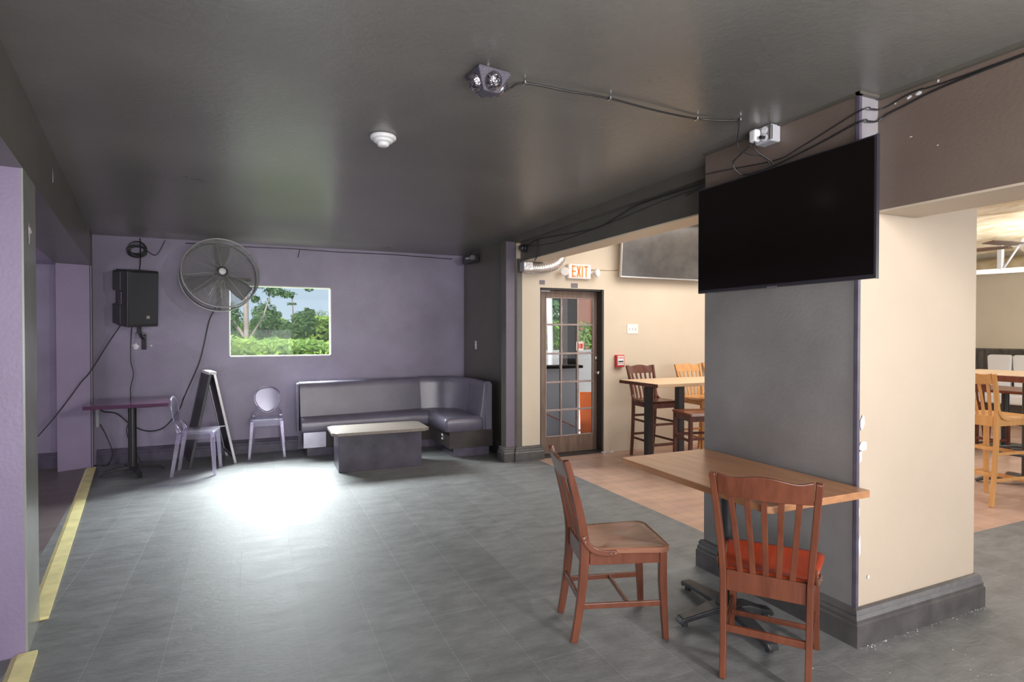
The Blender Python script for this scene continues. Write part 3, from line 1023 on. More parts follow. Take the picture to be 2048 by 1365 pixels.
# paint chips: small patches of bare plaster (part of the walls' surface)
def chips(name, m, pts, axis, parent):
    mb = MB()
    rnd = random.Random(hash(name) % 1000 if False else len(name))
    for (c, w, h) in pts:
        n = 9
        ring = []
        for k in range(n):
            a = 2 * PI * k / n
            rr = 0.7 + 0.5 * rnd.random()
            du, dv = w / 2 * math.cos(a) * rr, h / 2 * math.sin(a) * rr
            if axis == 'x':
                ring.append(Vector((c[0], c[1] - du, c[2] + dv)))
            elif axis == 'y':
                ring.append(Vector((c[0] + du, c[1], c[2] + dv)))
            else:
                ring.append(Vector((c[0] + du * axis[0], c[1] + du * axis[1], c[2] + dv)))
        mb.add(ring, [tuple(range(n))])
    return struct(mb.build(name, m, parent))

chips('wall_pillar_chips', 'patch', [((2.600, PY0 - 0.0015, 1.03), 0.032, 0.075), ((2.605, PY0 - 0.0015, 0.925), 0.055, 0.05), ((2.585, PY0 - 0.0015, 0.875), 0.03, 0.06), ((2.585, PY0 - 0.0015, 0.46), 0.012, 0.12), ((2.58, PY0 - 0.0015, 0.62), 0.008, 0.05), ((2.65, PY0 - 0.0015, 0.30), 0.015, 0.02)], 'y', None)
ld = (-0.1503, 0.9886)
def lpt(y, z, off=0.0015):
    return (LW(y) + off, y, z)
chips('wall_left_chips', 'patch', [(lpt(3.40, 1.92), 0.05, 0.10), (lpt(3.43, 1.94), 0.09, 0.03), (lpt(4.32, 2.40), 0.045, 0.11), (lpt(7.2, 2.50), 0.07, 0.10)], ld, None)
chips('wall_right_header_chips', 'patch', [((2.6885, 1.64, 2.508), 0.022, 0.016), ((2.6885, 1.60, 2.513), 0.03, 0.02), ((2.6885, 1.70, 2.503), 0.01, 0.008), ((2.6885, 1.52, 2.535), 0.012, 0.012), ((2.6885, 1.63, 2.33), 0.014, 0.006), ((2.6885, 1.52, 2.26), 0.01, 0.006)], 'x', None)
chips('wall_back_chips', 'patch', [((-1.20, YB - 0.0015, 1.31), 0.06, 0.07), ((-1.05, YB - 0.0015, 1.315), 0.02, 0.02)], 'y', None)

# ------------------------------------------------------------------ disco light on the ceiling
dl = thing('disco_light', (0.90, 2.245, 2.535), 0, 'dark purple party light with crystal domes hanging from the ceiling', 'light')
rz = Matrix.Rotation(R(8), 4, 'Z') @ Matrix.Scale(0.76, 4)
top = [(-0.105, -0.085), (0.105, -0.085), (0.105, 0.085), (-0.105, 0.085)]
def frus(mb, t, zt, b, zb, mx):
    n = len(t)
    vs = [(x, y, zt) for x, y in t] + [(x, y, zb) for x, y in b]
    fs = [tuple(range(n)), tuple(reversed(range(n, 2 * n)))] + [(i, n + i, n + (i + 1) % n, (i + 1) % n) for i in range(n)]
    return mb.add(vs, fs, False, mx)
body = MB()
frus(body, [(x * 0.92, y * 0.92) for x, y in top], 0.0, [(x * 0.92, y * 0.92) for x, y in top], -0.012, rz)
frus(body, top, -0.012, [(x * 0.42, y * 0.42) for x, y in top], -0.115, rz)
body.build('housing', 'discobody', dl, 0.004)
for k, an in enumerate((0, 90, 180, 270)):
    a = R(an)
    ext = 0.082 if an in (0, 180) else 0.068
    sl = math.atan2(0.103, (0.105 if an in (0, 180) else 0.085) * 0.58)
    mx = rz @ Matrix.Rotation(a, 4, 'Z') @ Matrix.Translation((ext - 0.006, 0, -0.064)) @ Matrix.Rotation(PI / 2 + (PI / 2 - sl), 4, 'Y')
    MB().lathe([(0.048, -0.004), (0.050, 0.006), (0.046, 0.016), (0.036, 0.030), (0.020, 0.039), (0.0, 0.042)], 24, mx, False).build('crystal_dome', 'lens', dl)
MB().cyl((0, 0, 0.0), (0, 0, 0.024), 0.012).build('hanging_bolt', 'silver', dl)

# smoke detector
sd_ = thing('smoke_detector', (0.675, 3.257, 2.56), 0, 'white round smoke detector on the black ceiling', 'smoke detector')
FL = Matrix.Rotation(PI, 4, 'X')
MB().lathe([(0.062, 0), (0.072, 0.004), (0.073, 0.016), (0.066, 0.024), (0.055, 0.026)], 32, FL).build('base', 'white', sd_)
MB().lathe([(0.055, 0.024), (0.054, 0.034), (0.046, 0.040), (0.036, 0.042)], 32, FL).build('ring', 'white', sd_)
MB().lathe([(0.036, 0.040), (0.032, 0.056), (0.022, 0.062), (0.0, 0.062)], 32, FL).build('sensor_chamber', 'white', sd_)

# ------------------------------------------------------------------ corner booth
bo = thing('corner_booth', (0, 0, 0), 0, 'black leatherette L-shaped corner booth against the purple back wall', 'booth')
SX0, SX1 = 0.50, 2.60      # back part along x; right part along y
def back_profile(o_, top=0.875):
    """(distance from wall line, z) cross-section of the padded back, wall side first"""
    return [(0.0, 0.30), (0.0, top - 0.03), (0.015, top - 0.008), (0.04, top), (0.075, top - 0.006), (0.098, top - 0.03), (0.105, top - 0.09), (0.125, 0.62), (0.145, 0.47), (0.145, 0.40), (0.14, 0.30)]
def sweep_profile(prof, path, mb, smooth=True):
    """prof (offset to the room side, z) mitred along plan path; room side to the right of travel"""
    P = [Vector((*p, 0)) for p in path]
    n = len(P)
    k = len(prof)
    vs = []
    for i, p in enumerate(P):
        d1 = (P[i] - P[i - 1]).normalized() if i > 0 else (P[1] - P[0]).normalized()
        d2 = (P[i + 1] - P[i]).normalized() if i < n - 1 else (P[i] - P[i - 1]).normalized()
        n1 = Vector((d1.y, -d1.x, 0))
        n2 = Vector((d2.y, -d2.x, 0))
        mm = (n1 + n2)
        mm = mm / max(0.3, mm.dot(n1))
        for (a, b) in prof:
            vs.append(p + mm * a + Vector((0, 0, b)))
    fs = []
    for i in range(n - 1):
        for j in range(k):
            j2 = (j + 1) % k
            fs.append((i * k + j, (i + 1) * k + j, (i + 1) * k + j2, i * k + j2))
    mb.add(vs, fs, smooth)
    mb.add([vs[j] for j in range(k)], [tuple(reversed(range(k)))], False)
    mb.add([vs[(n - 1) * k + j] for j in range(k)], [tuple(range(k))], False)
    return mb
yb_ = 7.66
# three back cushions with seams: long back, diagonal corner, right back
c1 = (2.02, yb_)
c2 = (2.665, 7.05)
sweep_profile(back_profile(0), [(SX0, yb_ - 0.30), (SX0 + 0.7, yb_ - 0.22), (c1[0], c1[1] - 0.10)], MB()).build('backrest', 'vinyl', bo)
sweep_profile(back_profile(0, 0.880), [(c1[0], c1[1] - 0.10), (2.24, 7.55), (2.44, 7.44), (2.56, 7.28), (2.625, 7.10), (2.64, 6.98)], MB()).build('backrest', 'vinyl', bo)
sweep_profile(back_profile(0, 0.880), [(2.64, 6.98), (2.63, 6.45)], MB()).build('backrest', 'vinyl', bo)
# end panels with welts
mb = MB().prism([(0.004, 0.28), (0.15, 0.28), (0.15, 0.47), (0.128, 0.62), (0.108, 0.83), (0.075, 0.872), (0.03, 0.872), (0.004, 0.845)], 0, 0.02, Matrix.Translation((2.636, 6.43, 0)) @ Matrix(((-1, 0, 0, 0), (0, 0, 1, 0), (0, 1, 0, 0), (0, 0, 0, 1))))
e1 = mb.build('end_panel', 'vinyl', bo, 0.006)
MB().tube([(2.55, 6.424, 0.30), (2.545, 6.424, 0.60), (2.565, 6.424, 0.85)], 0.003, 6).tube([(2.535, 6.424, 0.30), (2.53, 6.424, 0.60), (2.55, 6.424, 0.85)], 0.003, 6).build('welt', 'vinyl', e1)
MB().box((SX0 - 0.02, yb_ - 0.45, 0.28), (SX0 + 0.001, yb_ - 0.30, 0.865)).build('end_panel', 'vinyl', bo, 0.01)
# seats
def seat_profile(dep, z=0.465):
    return [(0.12, 0.30), (0.12, z - 0.01), (0.20, z + 0.006), (dep - 0.12, z + 0.004), (dep - 0.05, z - 0.006), (dep - 0.012, z - 0.030), (dep, z - 0.065), (dep, z - 0.13), (dep - 0.008, 0.305), (dep - 0.02, 0.30)]
sweep_profile(seat_profile(0.50), [(SX0 + 0.01, yb_ - 0.08), (c1[0] + 0.05, yb_ - 0.04)], MB()).build('seat', 'vinyl', bo)
# corner and right seat: rounded block
def rblock(x0, x1, y0, y1, z0, z1, rad, name, m, ins=0.035):
    out = []
    for i, (x, y) in enumerate([(x0, y0), (x1, y0), (x1, y1), (x0, y1)]):
        sx = -1 if i in (0, 3) else 1
        sy = -1 if i < 2 else 1
        for k in range(7):
            a = {0: PI, 1: 1.5 * PI, 2: 0, 3: 0.5 * PI}[i] + PI / 2 * k / 6
            out.append((x - sx * rad + rad * math.cos(a), y - sy * rad + rad * math.sin(a)))
    n = len(out)
    cx, cy = (x0 + x1) / 2, (y0 + y1) / 2
    vs = []
    lv = [(0, z0), (0, z1 - ins * 1.6), (ins * 0.15, z1 - ins * 0.9), (ins * 0.5, z1 - ins * 0.35), (ins * 1.2, z1 - ins * 0.06), (ins * 2.5, z1)]
    for (i_, z) in lv:
        for x, y in out:
            fx = 1 - i_ / (x1 - x0) * 2
            fy = 1 - i_ / (y1 - y0) * 2
            vs.append((cx + (x - cx) * fx, cy + (y - cy) * fy, z))
    fs = []
    for j in range(len(lv) - 1):
        for i in range(n):
            k = (i + 1) % n
            fs.append((j * n + i, j * n + k, (j + 1) * n + k, (j + 1) * n + i))
    fs.append(tuple(reversed(range(n))))
    fs.append(tuple(range((len(lv) - 1) * n, len(lv) * n)))
    return MB().add(vs, fs, True).build(name, m, bo)
rblock(2.035, 2.52, 6.40, 7.50, 0.305, 0.470, 0.05, 'seat', 'vinyl')
# bases
MB().box((SX0 + 0.06, 7.19, 0.095), (2.14, 7.62, 0.30)).build('base', 'kick', bo, 0.003)
MB().box((2.09, 6.415, 0.105), (2.635, 7.62, 0.302)).build('base', 'kick', bo, 0.003)
MB().box((SX0 + 0.045, 7.176, 0.10), (SX0 + 0.30, 7.189, 0.285)).build('kick_plate', 'steel', bo, 0.002)
MB().box((SX0 + 0.09, 7.215, 0), (2.17, 7.62, 0.095)).build('toe_kick', 'basepurple', bo)
MB().box((2.15, 6.45, 0), (2.60, 7.62, 0.105)).build('toe_kick', 'basepurple', bo)
ou = MB().box((2.083, 6.66, 0.175), (2.09, 6.715, 0.245)).build('outlet_plate', 'white', bo, 0.003)
MB().cyl((2.0835, 6.675, 0.21), (2.081, 6.675, 0.21), 0.012).cyl((2.0835, 6.70, 0.21), (2.081, 6.70, 0.21), 0.012).build('socket', 'plastic', ou)

# coffee table
ct = thing('coffee_table', (1.265, 6.42, 0), R(-1), 'low coffee table with speckled brown top and scuffed dark box base', 'table')
w2, d2, cc = 0.515, 0.285, 0.055
MB().prism([(-w2 + cc, -d2), (w2 - cc, -d2), (w2, -d2 + cc), (w2, d2 - cc), (w2 - cc, d2), (-w2 + cc, d2), (-w2, d2 - cc), (-w2, -d2 + cc)], 0.388, 0.42).build('tabletop', 'laminate', ct, 0.004)
MB().box((-0.445, -0.225, 0), (0.435, 0.225, 0.3875)).build('base', 'ctbase', ct, 0.003)

# ------------------------------------------------------------------ clear plastic chairs
def ghost_chair(loc, rz, label):
    t = thing('clear_plastic_chair', loc, rz, label, 'chair', None)
    W, Dp, sh = 0.185, 0.185, 0.45
    mb = MB().prism(rrect(0.33, 0.37, 0.37, 0.03), sh - 0.022, sh)
    mb.build('seat', 'acrylic', t, 0.004)
    MB().box((-0.165, 0.150, sh - 0.075), (0.165, 0.158, sh - 0.022)).box((-0.165, -0.158, sh - 0.075), (0.165, -0.150, sh - 0.022)).box((-0.170, -0.15, sh - 0.075), (-0.162, 0.15, sh - 0.022)).box((0.162, -0.15, sh - 0.075), (0.170, 0.15, sh - 0.022)).build('apron', 'acrylic', t)
    for sx in (-1, 1):
        MB().sweep([(sx * 0.190, 0.180, 0), (sx * 0.158, 0.155, sh - 0.022)], [0.030, 0.042], [0.030, 0.042]).build('leg', 'acrylic_leg', t, 0.005)
        MB().sweep([(sx * 0.165, -0.215, 0), (sx * 0.150, -0.150, sh - 0.022)], [0.030, 0.040], [0.030, 0.040]).build('leg', 'acrylic_leg', t, 0.005)
        MB().sweep([(sx * 0.150, -0.145, sh), (sx * 0.148, -0.165, sh + 0.04), (sx * 0.120, -0.188, sh + 0.085)], [0.036, 0.032, 0.022], [0.036, 0.030, 0.014]).build('back_arm', 'acrylic_leg', t, 0.005)
    # oval back
    n = 40
    cz = sh + 0.195
    def bk(a, f):
        zz = math.sin(a)
        wdt = 0.180 * (0.80 + 0.20 * zz)
        x = wdt * math.cos(a) * f
        z = cz + 0.158 * zz * f
        y = -0.185 - 0.13 * (z - sh) - 0.30 * (0.16 ** 2 - x * x) * 1.2
        return Vector((x, y, z))
    vs = [bk(0, 0)]
    fs = []
    for r in range(1, 9):
        for k in range(n):
            vs.append(bk(2 * PI * k / n, r / 8))
    for k in range(n):
        fs.append((0, 1 + k, 1 + (k + 1) % n))
    for r in range(1, 8):
        for k in range(n):
            a = 1 + (r - 1) * n + k
            b = 1 + (r - 1) * n + (k + 1) % n
            fs.append((a, a + n, b + n, b))
    b = MB().add(vs, fs, True).build('backrest', 'acrylic', t, 0, 2, 0.008)
    MB().tube([bk(2 * PI * k / n, 1.0) for k in range(n)], 0.0055, 8, False, None, True).build('rim', 'acrylic_leg', b)
    return t
ghost_chair((0.160, 7.46, 0), R(178), 'clear plastic ghost chair facing the room between the folded sign and the booth')
ghost_chair((-0.515, 6.84, 0), R(-90 - 6), 'clear plastic ghost chair seen side-on, in front of the folded sign')

# ------------------------------------------------------------------ pedestal table at the back left
pt = thing('pedestal_table', (-1.135, 7.06, 0), R(1.5), 'square plum-topped table on a black pedestal below the loudspeaker', 'table')
MB().box((-0.355, -0.355, 0.718), (0.355, 0.355, 0.752)).build('tabletop', 'plum', pt, 0.005)
MB().cyl((0, 0, 0.07), (0, 0, 0.71), 0.038, 28).build('column', 'plastic', pt)
mb = MB()
for a in range(4):
    an = R(20 + 90 * a)
    d = Vector((math.cos(an), math.sin(an), 0))
    mb.sweep([Vector((0, 0, 0.075)), d * 0.1 + Vector((0, 0, 0.07)), d * 0.25 + Vector((0, 0, 0.045)), d * 0.29 + Vector((0, 0, 0.012))], [0.09, 0.07, 0.045, 0.04], [0.03, 0.03, 0.026, 0.02], (-d.y, d.x, 0))
mb.cyl((0, 0, 0.05), (0, 0, 0.10), 0.055, 24)
mb.build('base', 'plastic', pt, 0.004)
MB().box((-0.2, -0.2, 0.70), (0.2, 0.2, 0.7175)).build('mounting_plate', 'plastic', pt)

# ------------------------------------------------------------------ folding A-frame sign with loose grey panels leaning behind
af = thing('folding_sign', (-0.45, 7.35, 0), R(12), 'black folding A-frame sign standing end-on by the back wall', 'sign')
for s in (-1, 1):
    fr = MB()
    x0, x1 = s * 0.225, s * 0.018
    H_ = 1.02
    sd_v = Vector((x1 - x0, 0, H_)).normalized()
    for yy in (-0.25, 0.25):
        fr.sweep([(x0, yy, 0), (x1, yy, H_)], 0.030, 0.028, (0, 1, 0))
    for f in (0.08, 0.97):
        fr.sweep([(x0 + (x1 - x0) * f, -0.24, H_ * f), (x0 + (x1 - x0) * f, 0.24, H_ * f)], 0.045, 0.022, tuple(sd_v))
    p = fr.build('frame', 'silver' if s > 0 else 'boardframe', af, 0.003)
    MB().sweep([(x0 + (x1 - x0) * 0.08, 0, H_ * 0.08), (x0 + (x1 - x0) * 0.97, 0, H_ * 0.97)], 0.47, 0.012, (0, 1, 0)).build('board', 'boardframe', p)
MB().box((-0.038, -0.265, 1.00), (0.038, 0.265, 1.035)).build('hinge_cap', 'white', af, 0.006)
MB().box((-0.13, -0.235, 0.42), (0.13, -0.228, 0.430)).build('spreader', 'silver', af)

# ------------------------------------------------------------------ loudspeaker
sp = thing('loudspeaker', (-1.125, 7.34, 1.835), 0, 'black loudspeaker tilted on a bracket on the purple back wall', 'loudspeaker', rot=(R(7), R(-3.0), R(36)))
pl = [(-0.155, -0.125), (0.155, -0.125), (0.165, -0.06), (0.165, 0.05), (0.135, 0.17), (-0.135, 0.17), (-0.165, 0.05), (-0.165, -0.06)]
MB().prism(pl, -0.30, 0.30).build('cabinet', 'plastic', sp, 0.012, 3)
MB().prism([(-0.145, -0.138), (0.145, -0.138), (0.148, -0.124), (-0.148, -0.124)], -0.275, 0.285).build('front_grille', 'softblack', sp, 0.008)
for sx in (-1, 1):
    MB().box((sx * 0.120, 0.0, 0.07), (sx * 0.168, 0.172, 0.285)).build('side_cheek', 'plastic', sp, 0.012)
    MB().box((sx * 0.120, 0.0, -0.285), (sx * 0.168, 0.172, -0.07)).build('side_cheek', 'plastic', sp, 0.012)
MB().box((-0.172, -0.02, -0.07), (-0.160, 0.05, 0.07)).build('side_handle', 'bezel', sp, 0.004)
MB().box((0.160, -0.02, -0.07), (0.172, 0.05, 0.07)).build('side_handle', 'bezel', sp, 0.004)
MB().box((0.022, -0.1405, -0.210), (0.056, -0.1375, -0.178)).build('badge', 'satin', sp, 0.002)
sb = thing('speaker_bracket', (-1.12, 7.695, 1.36), 0, 'black metal wall bracket holding up the loudspeaker', 'bracket')
MB().box((-0.025, -0.012, -0.09), (0.025, 0.0, 0.09)).build('wall_plate', 'bezel', sb, 0.003)
MB().sweep([(0, -0.01, 0.04), (0, -0.14, 0.06), (0, -0.30, 0.13)], 0.035, 0.03).build('arm', 'plastic', sb, 0.003)
MB().cyl((0, -0.30, 0.10), (0, -0.285, 0.20), 0.022, 14).build('pole_stub', 'plastic', sb)
MB().cyl((-0.05, -0.20, 0.09), (0.05, -0.20, 0.09), 0.009, 10).build('knob', 'silver', sb)

# coiled cable on the wall above the speaker
pts = []
rnd = random.Random(3)
for loop in range(9):
    rx, rz_ = 0.080 + rnd.uniform(-0.018, 0.022), 0.070 + rnd.uniform(-0.03, 0.025)
    ox, oz = rnd.uniform(-0.012, 0.012), rnd.uniform(-0.018, 0.018)
    for k in range(18):
        a = 2 * PI * k / 18
        pts.append((-1.175 + ox + rx * math.cos(a), 7.665 - 0.004 * (loop % 4) - 0.001 * k / 18, 2.385 + oz + rz_ * math.sin(a)))
pts += [(-1.09, 7.67, 2.40), (-1.04, 7.68, 2.36), (-1.0, 7.68, 2.345), (-0.96, 7.68, 2.39), (-0.915, 7.68, 2.49), (-0.90, 7.68, 2.52)]
cable('coiled_cable', pts, 0.0048, 'coil of black cable hanging above the loudspeaker', n=3)
cable('cable', [(-1.145, 7.68, 2.53), (-1.14, 7.66, 2.40), (-1.135, 7.60, 2.24), (-1.13, 7.50, 2.13)], 0.006, 'black cable dropping from the ceiling into the top of the loudspeaker')
cable('cable', [(-1.20, 7.52, 1.56), (-1.235, 7.66, 1.45), (-1.245, 7.685, 1.15), (-1.22, 7.685, 1.0), (-1.25, 7.685, 0.82), (-1.24, 7.685, 0.55), (-1.29, 7.685, 0.37), (-1.24, 7.64, 0.20), (-1.13, 7.55, 0.01)], 0.005, 'black cable hanging from the loudspeaker down behind the plum-topped table')
cable('cable', [(-1.27, 7.42, 1.58), (-1.42, 7.50, 1.35), (-1.60, 7.55, 1.03), (-1.66, 7.47, 0.93), (-1.88, 7.43, 0.58), (-2.3, 7.40, 0.02)], 0.006, 'black cable running diagonally from the loudspeaker down to the left recess')
cable('cable', [(-1.535, 7.685, 0.62), (-1.50, 7.68, 0.585), (-1.38, 7.68, 0.555), (-1.24, 7.68, 0.42), (-1.10, 7.68, 0.345), (-0.95, 7.68, 0.36), (-0.84, 7.68, 0.47), (-0.76, 7.68, 0.60), (-0.735, 7.68, 0.683)], 0.007, 'black cord sagging along the wall behind the plum-topped table')
cable('cable', [(-1.53, 7.66, 0.45), (-1.47, 7.67, 0.30), (-1.42, 7.66, 0.12), (-1.45, 7.60, 0.008), (-1.50, 7.56, 0.008)], 0.005, 'black cord trailing to the floor in the back left corner')
ps = MB().box((-1.575, 7.655, 0.42), (-1.542, 7.695, 0.70)).build('power_strip', 'greyplastic', None, 0.004)
tag(ps, 'grey power strip standing up in the back left corner beside the table', 'power strip')
cable('cable', [(-0.35, 7.675, 1.90), (-0.40, 7.675, 1.74), (-0.46, 7.68, 1.60), (-0.52, 7.68, 1.30), (-0.57, 7.68, 1.10), (-0.66, 7.68, 0.87), (-0.735, 7.68, 0.683)], 0.008, 'thick black fan cord running down the purple wall to the corner outlet')
# cable along the back wall top
cable('cable', [(-0.70, 7.69, 2.505), (-0.1, 7.69, 2.50), (0.45, 7.69, 2.508), (1.0, 7.69, 2.50), (1.7, 7.69, 2.505), (2.55, 7.69, 2.49)], 0.005, 'thin black cable tacked along the top of the purple back wall')
tag(MB().tube([(0.55, 7.688, 2.51), (0.53, 7.685, 2.40)], 0.004, 6).build('cable_tail', 'cable'), 'short black cable tail hanging at the top of the purple back wall', 'cable')

# ------------------------------------------------------------------ drum fan
fan = thing('wall_fan', (-0.318, 7.16, 2.098), 0, 'large round caged fan with dark blades high on the purple wall', 'fan', rot=(R(90 - 11), 0, R(11)))
# local: z axis points to the room (after rotation x by ~90: local z -> -y world), so rings lie in local xy
def rings(mb, zf, radii, r, n=56):
    for q in radii:
        mb.tube([(q * math.cos(2 * PI * k / n), q * math.sin(2 * PI * k / n), zf(q)) for k in range(n)], r, 4, False, None, True)
    return mb
RF = 0.385
zf = lambda q: 0.10 + 0.05 * (1 - (q / RF) ** 2)
zr = lambda q: -0.10 - 0.03 * (1 - (q / RF) ** 2)
rad_ = [0.06 + (RF - 0.06) * i / 39 for i in range(40)]
g = rings(MB(), zf, rad_, 0.0017)
for k in range(12):
    a = 2 * PI * k / 12 + 0.13
    g.tube([(q * math.cos(a), q * math.sin(a), zf(q) + 0.002) for q in (0.05, 0.15, 0.25, 0.33, RF)], 0.0026, 4)
g.build('front_grille', 'wire', fan)
g = rings(MB(), zr, rad_[::2], 0.0018)
for k in range(8):
    a = 2 * PI * k / 8 + 0.3
    g.tube([(q * math.cos(a), q * math.sin(a), zr(q)) for q in (0.05, 0.15, 0.25, 0.33, RF)], 0.003, 4)
g.build('rear_grille', 'wire', fan)
n = 64
mb = MB()
vs = []
for k in range(n):
    a = 2 * PI * k / n
    for (q, z) in ((RF, 0.105), (RF + 0.008, 0.095), (RF + 0.008, -0.095), (RF, -0.105), (RF - 0.004, -0.095), (RF - 0.004, 0.095)):
        vs.append((q * math.cos(a), q * math.sin(a), z))
fs = []
for k in range(n):
    k2 = (k + 1) % n
    for j in range(6):
        j2 = (j + 1) % 6
        fs.append((k * 6 + j, k2 * 6 + j, k2 * 6 + j2, k * 6 + j2))
rim = [k for k in range(n)]
# ring band only at the rear edge and a round front lip, so the cage stays open
g = MB()
g.tube([((RF + 0.002) * math.cos(2 * PI * k / n), (RF + 0.002) * math.sin(2 * PI * k / n), 0.10) for k in range(n)], 0.008, 8, False, None, True)
g.tube([((RF + 0.002) * math.cos(2 * PI * k / n), (RF + 0.002) * math.sin(2 * PI * k / n), -0.10) for k in range(n)], 0.009, 8, False, None, True)
g.build('rim', 'wire', fan)
vs2 = []
for k in range(n + 1):
    a = 2 * PI * k / n
    vs2 += [(RF * math.cos(a), RF * math.sin(a), -0.045), (RF * math.cos(a), RF * math.sin(a), -0.10)]
MB().add(vs2, [(2 * k, 2 * k + 1, 2 * k + 3, 2 * k + 2) for k in range(n)], True).build('drum_band', 'rim', fan, 0, 2, 0.003)
for a in (85, -38, 205):
    an = R(a)
    def bf(u, v):
        q = 0.07 + 0.275 * u
        wv = (0.045 + 0.045 * math.sin(u * PI * 0.62)) * (2 * v - 1)
        tw = 0.55 - 0.25 * u
        x, y, z = q, wv * math.cos(tw), wv * math.sin(tw)
        return (x * math.cos(an) - y * math.sin(an), x * math.sin(an) + y * math.cos(an), z)
    MB().grid(bf, 10, 6).build('blade', 'blade', fan, 0, 2, 0.003)
MB().tube([(-0.03, -0.05, 0.02), (-0.12, -0.24, 0.03)], 0.007, 8).build('strut', 'silver', fan)
MB().tube([(0.0, -0.05, 0.02), (0.005, -0.27, 0.03)], 0.007, 8).build('strut', 'silver', fan)
MB().cyl((0, 0, 0.03), (0, 0, -0.16), 0.062, 28).build('motor', 'rim', fan, 0.006)
MB().lathe([(0.055, 0.145), (0.054, 0.158), (0.036, 0.166), (0.0, 0.167)], 28).build('hub_plate', 'rim', fan)
MB().lathe([(0.036, 0.166), (0.034, 0.171), (0.0, 0.172)], 28).build('badge', 'white', fan)
g = MB().box((-0.02, -0.36, -0.17), (0.02, 0.36, -0.135)).box((-0.34, -0.02, -0.17), (0.34, 0.02, -0.135))
g.tube([(0, -0.05, -0.17), (0, -0.05, -0.50)], 0.02, 10)
g.build('wall_arm', 'rim', fan)
tag(MB().box((-0.40, 7.685, 1.98), (-0.24, 7.70, 2.14)).build('fan_wall_plate', 'rim', None, 0.003), 'dark square plate on the purple wall behind the fan', 'bracket')

# wall light and switch in the right back corner
wl_ = thing('stage_light', (2.62, 7.25, 2.455), 0, 'small dark stage light with a silver barn door in the top right back corner', 'light')
MB().box((-0.02, -0.18, -0.065), (0.10, 0.16, 0.035)).build('housing', 'plastic', wl_, 0.012)
MB().prism([(-0.02, -0.03), (0.0, -0.17), (0.075, -0.14), (0.075, -0.07)], 0.0, 0.02, Matrix.Translation((-0.045, -0.05, -0.03))).build('barn_door', 'greyplastic', wl_, 0.003)
MB().cyl((-0.02, -0.20, -0.02), (-0.03, -0.26, -0.02), 0.032, 16).build('lens', 'bezel', wl_)
MB().box((0.03, -0.01, 0.03), (0.06, 0.02, 0.105)).build('yoke', 'plastic', wl_)
ls = thing('light_switch', (2.722, 7.22, 1.30), 0, 'narrow white switch on the dark side wall above the booth', 'switch')
MB().box((-0.006, -0.022, -0.055), (0.003, 0.022, 0.055)).build('plate', 'white', ls, 0.002)
MB().box((-0.014, -0.006, -0.012), (-0.006, 0.006, 0.012)).build('toggle', 'white', ls, 0.001)

# ------------------------------------------------------------------ exit door
dr = bpy.data.objects.new('door_1', None)
C.objects.link(dr)
dr['kind'] = 'structure'
dr.location = (DX0, 6.075, 0)
LX0, LX1, LZ0, LZ1 = 0.03, 0.845, 0.02, 1.965
GX = [0.135, 0.352, 0.581, 0.800]
GZ = [0.215, 0.533, 0.870, 1.212, 1.560, 1.885]
mb = MB().box((LX0, 0, LZ0), (GX[0], 0.042, LZ1)).box((GX[3], 0, LZ0), (LX1 + 0.03, 0.042, LZ1)).box((GX[0], 0, LZ0), (GX[3], 0.042, GZ[0])).box((GX[0], 0, GZ[5]), (GX[3], 0.042, LZ1))
mb.build('leaf', 'doorwood', dr, 0.003)
mb = MB()
for x in GX[1:3]:
    mb.box((x - 0.011, 0.004, GZ[0]), (x + 0.011, 0.038, GZ[5]))
for z in GZ[1:5]:
    mb.box((GX[0], 0.005, z - 0.011), (GX[3], 0.037, z + 0.011))
for (a, b) in (((GX[0], -0.004, GZ[0]), (GX[0] + 0.012, 0.03, GZ[5])), ((GX[3] - 0.012, -0.004, GZ[0]), (GX[3], 0.03, GZ[5])), ((GX[0], -0.004, GZ[0]), (GX[3], 0.03, GZ[0] + 0.012)), ((GX[0], -0.004, GZ[5] - 0.012), (GX[3], 0.03, GZ[5]))):
    mb.box(a, b)
mb.build('muntins', 'muntin', dr, 0.003)
MB().box((GX[0], 0.019, GZ[0]), (GX[3], 0.023, GZ[5])).build('pane', 'glass', dr)
k = MB().lathe([(0.022, 0), (0.022, 0.006), (0.010, 0.012), (0.010, 0.03), (0.024, 0.042), (0.027, 0.055), (0.020, 0.066), (0.0, 0.068)], 24, Matrix.Translation((0.842, 0.0, 0.968)) @ Matrix.Rotation(PI / 2, 4, 'X')).build('knob', 'satin', dr)
MB().lathe([(0.028, 0), (0.028, 0.008), (0.022, 0.014), (0.0, 0.016)], 24, Matrix.Translation((0.842, 0.0, 1.145)) @ Matrix.Rotation(PI / 2, 4, 'X')).build('deadbolt', 'satin', dr)
MB().box((0.0, -0.10, 1.966), (0.870, 0.05, 1.985)).box((0.848, -0.118, 0), (0.870, 0.10, 1.985)).box((0.0, -0.10, 0), (0.026, 0.10, 1.985)).build('frame', 'jamb', dr)
MB().box((0.02, -0.125, 0.0), (0.85, 0.05, 0.018)).build('threshold', 'jamb', dr, 0.004)
MB().box((0.03, -0.015, 1.950), (0.19, 0.0, 1.962)).build('closer_strip', 'white', dr)
# stickers on the glass
s1 = thing('exit_sticker', (3.60, 6.088, 1.30), 0, 'red and white square sign stuck on the glass of the exit door', 'sign')
MB().box((-0.005, -0.004, -0.055), (0.10, 0.0, 0.055)).build('backing', 'paper', s1)
MB().box((0.010, -0.0055, -0.03), (0.042, -0.004, 0.03)).box((0.052, -0.0055, -0.03), (0.088, -0.004, 0.03)).build('print', 'stickerred', s1)
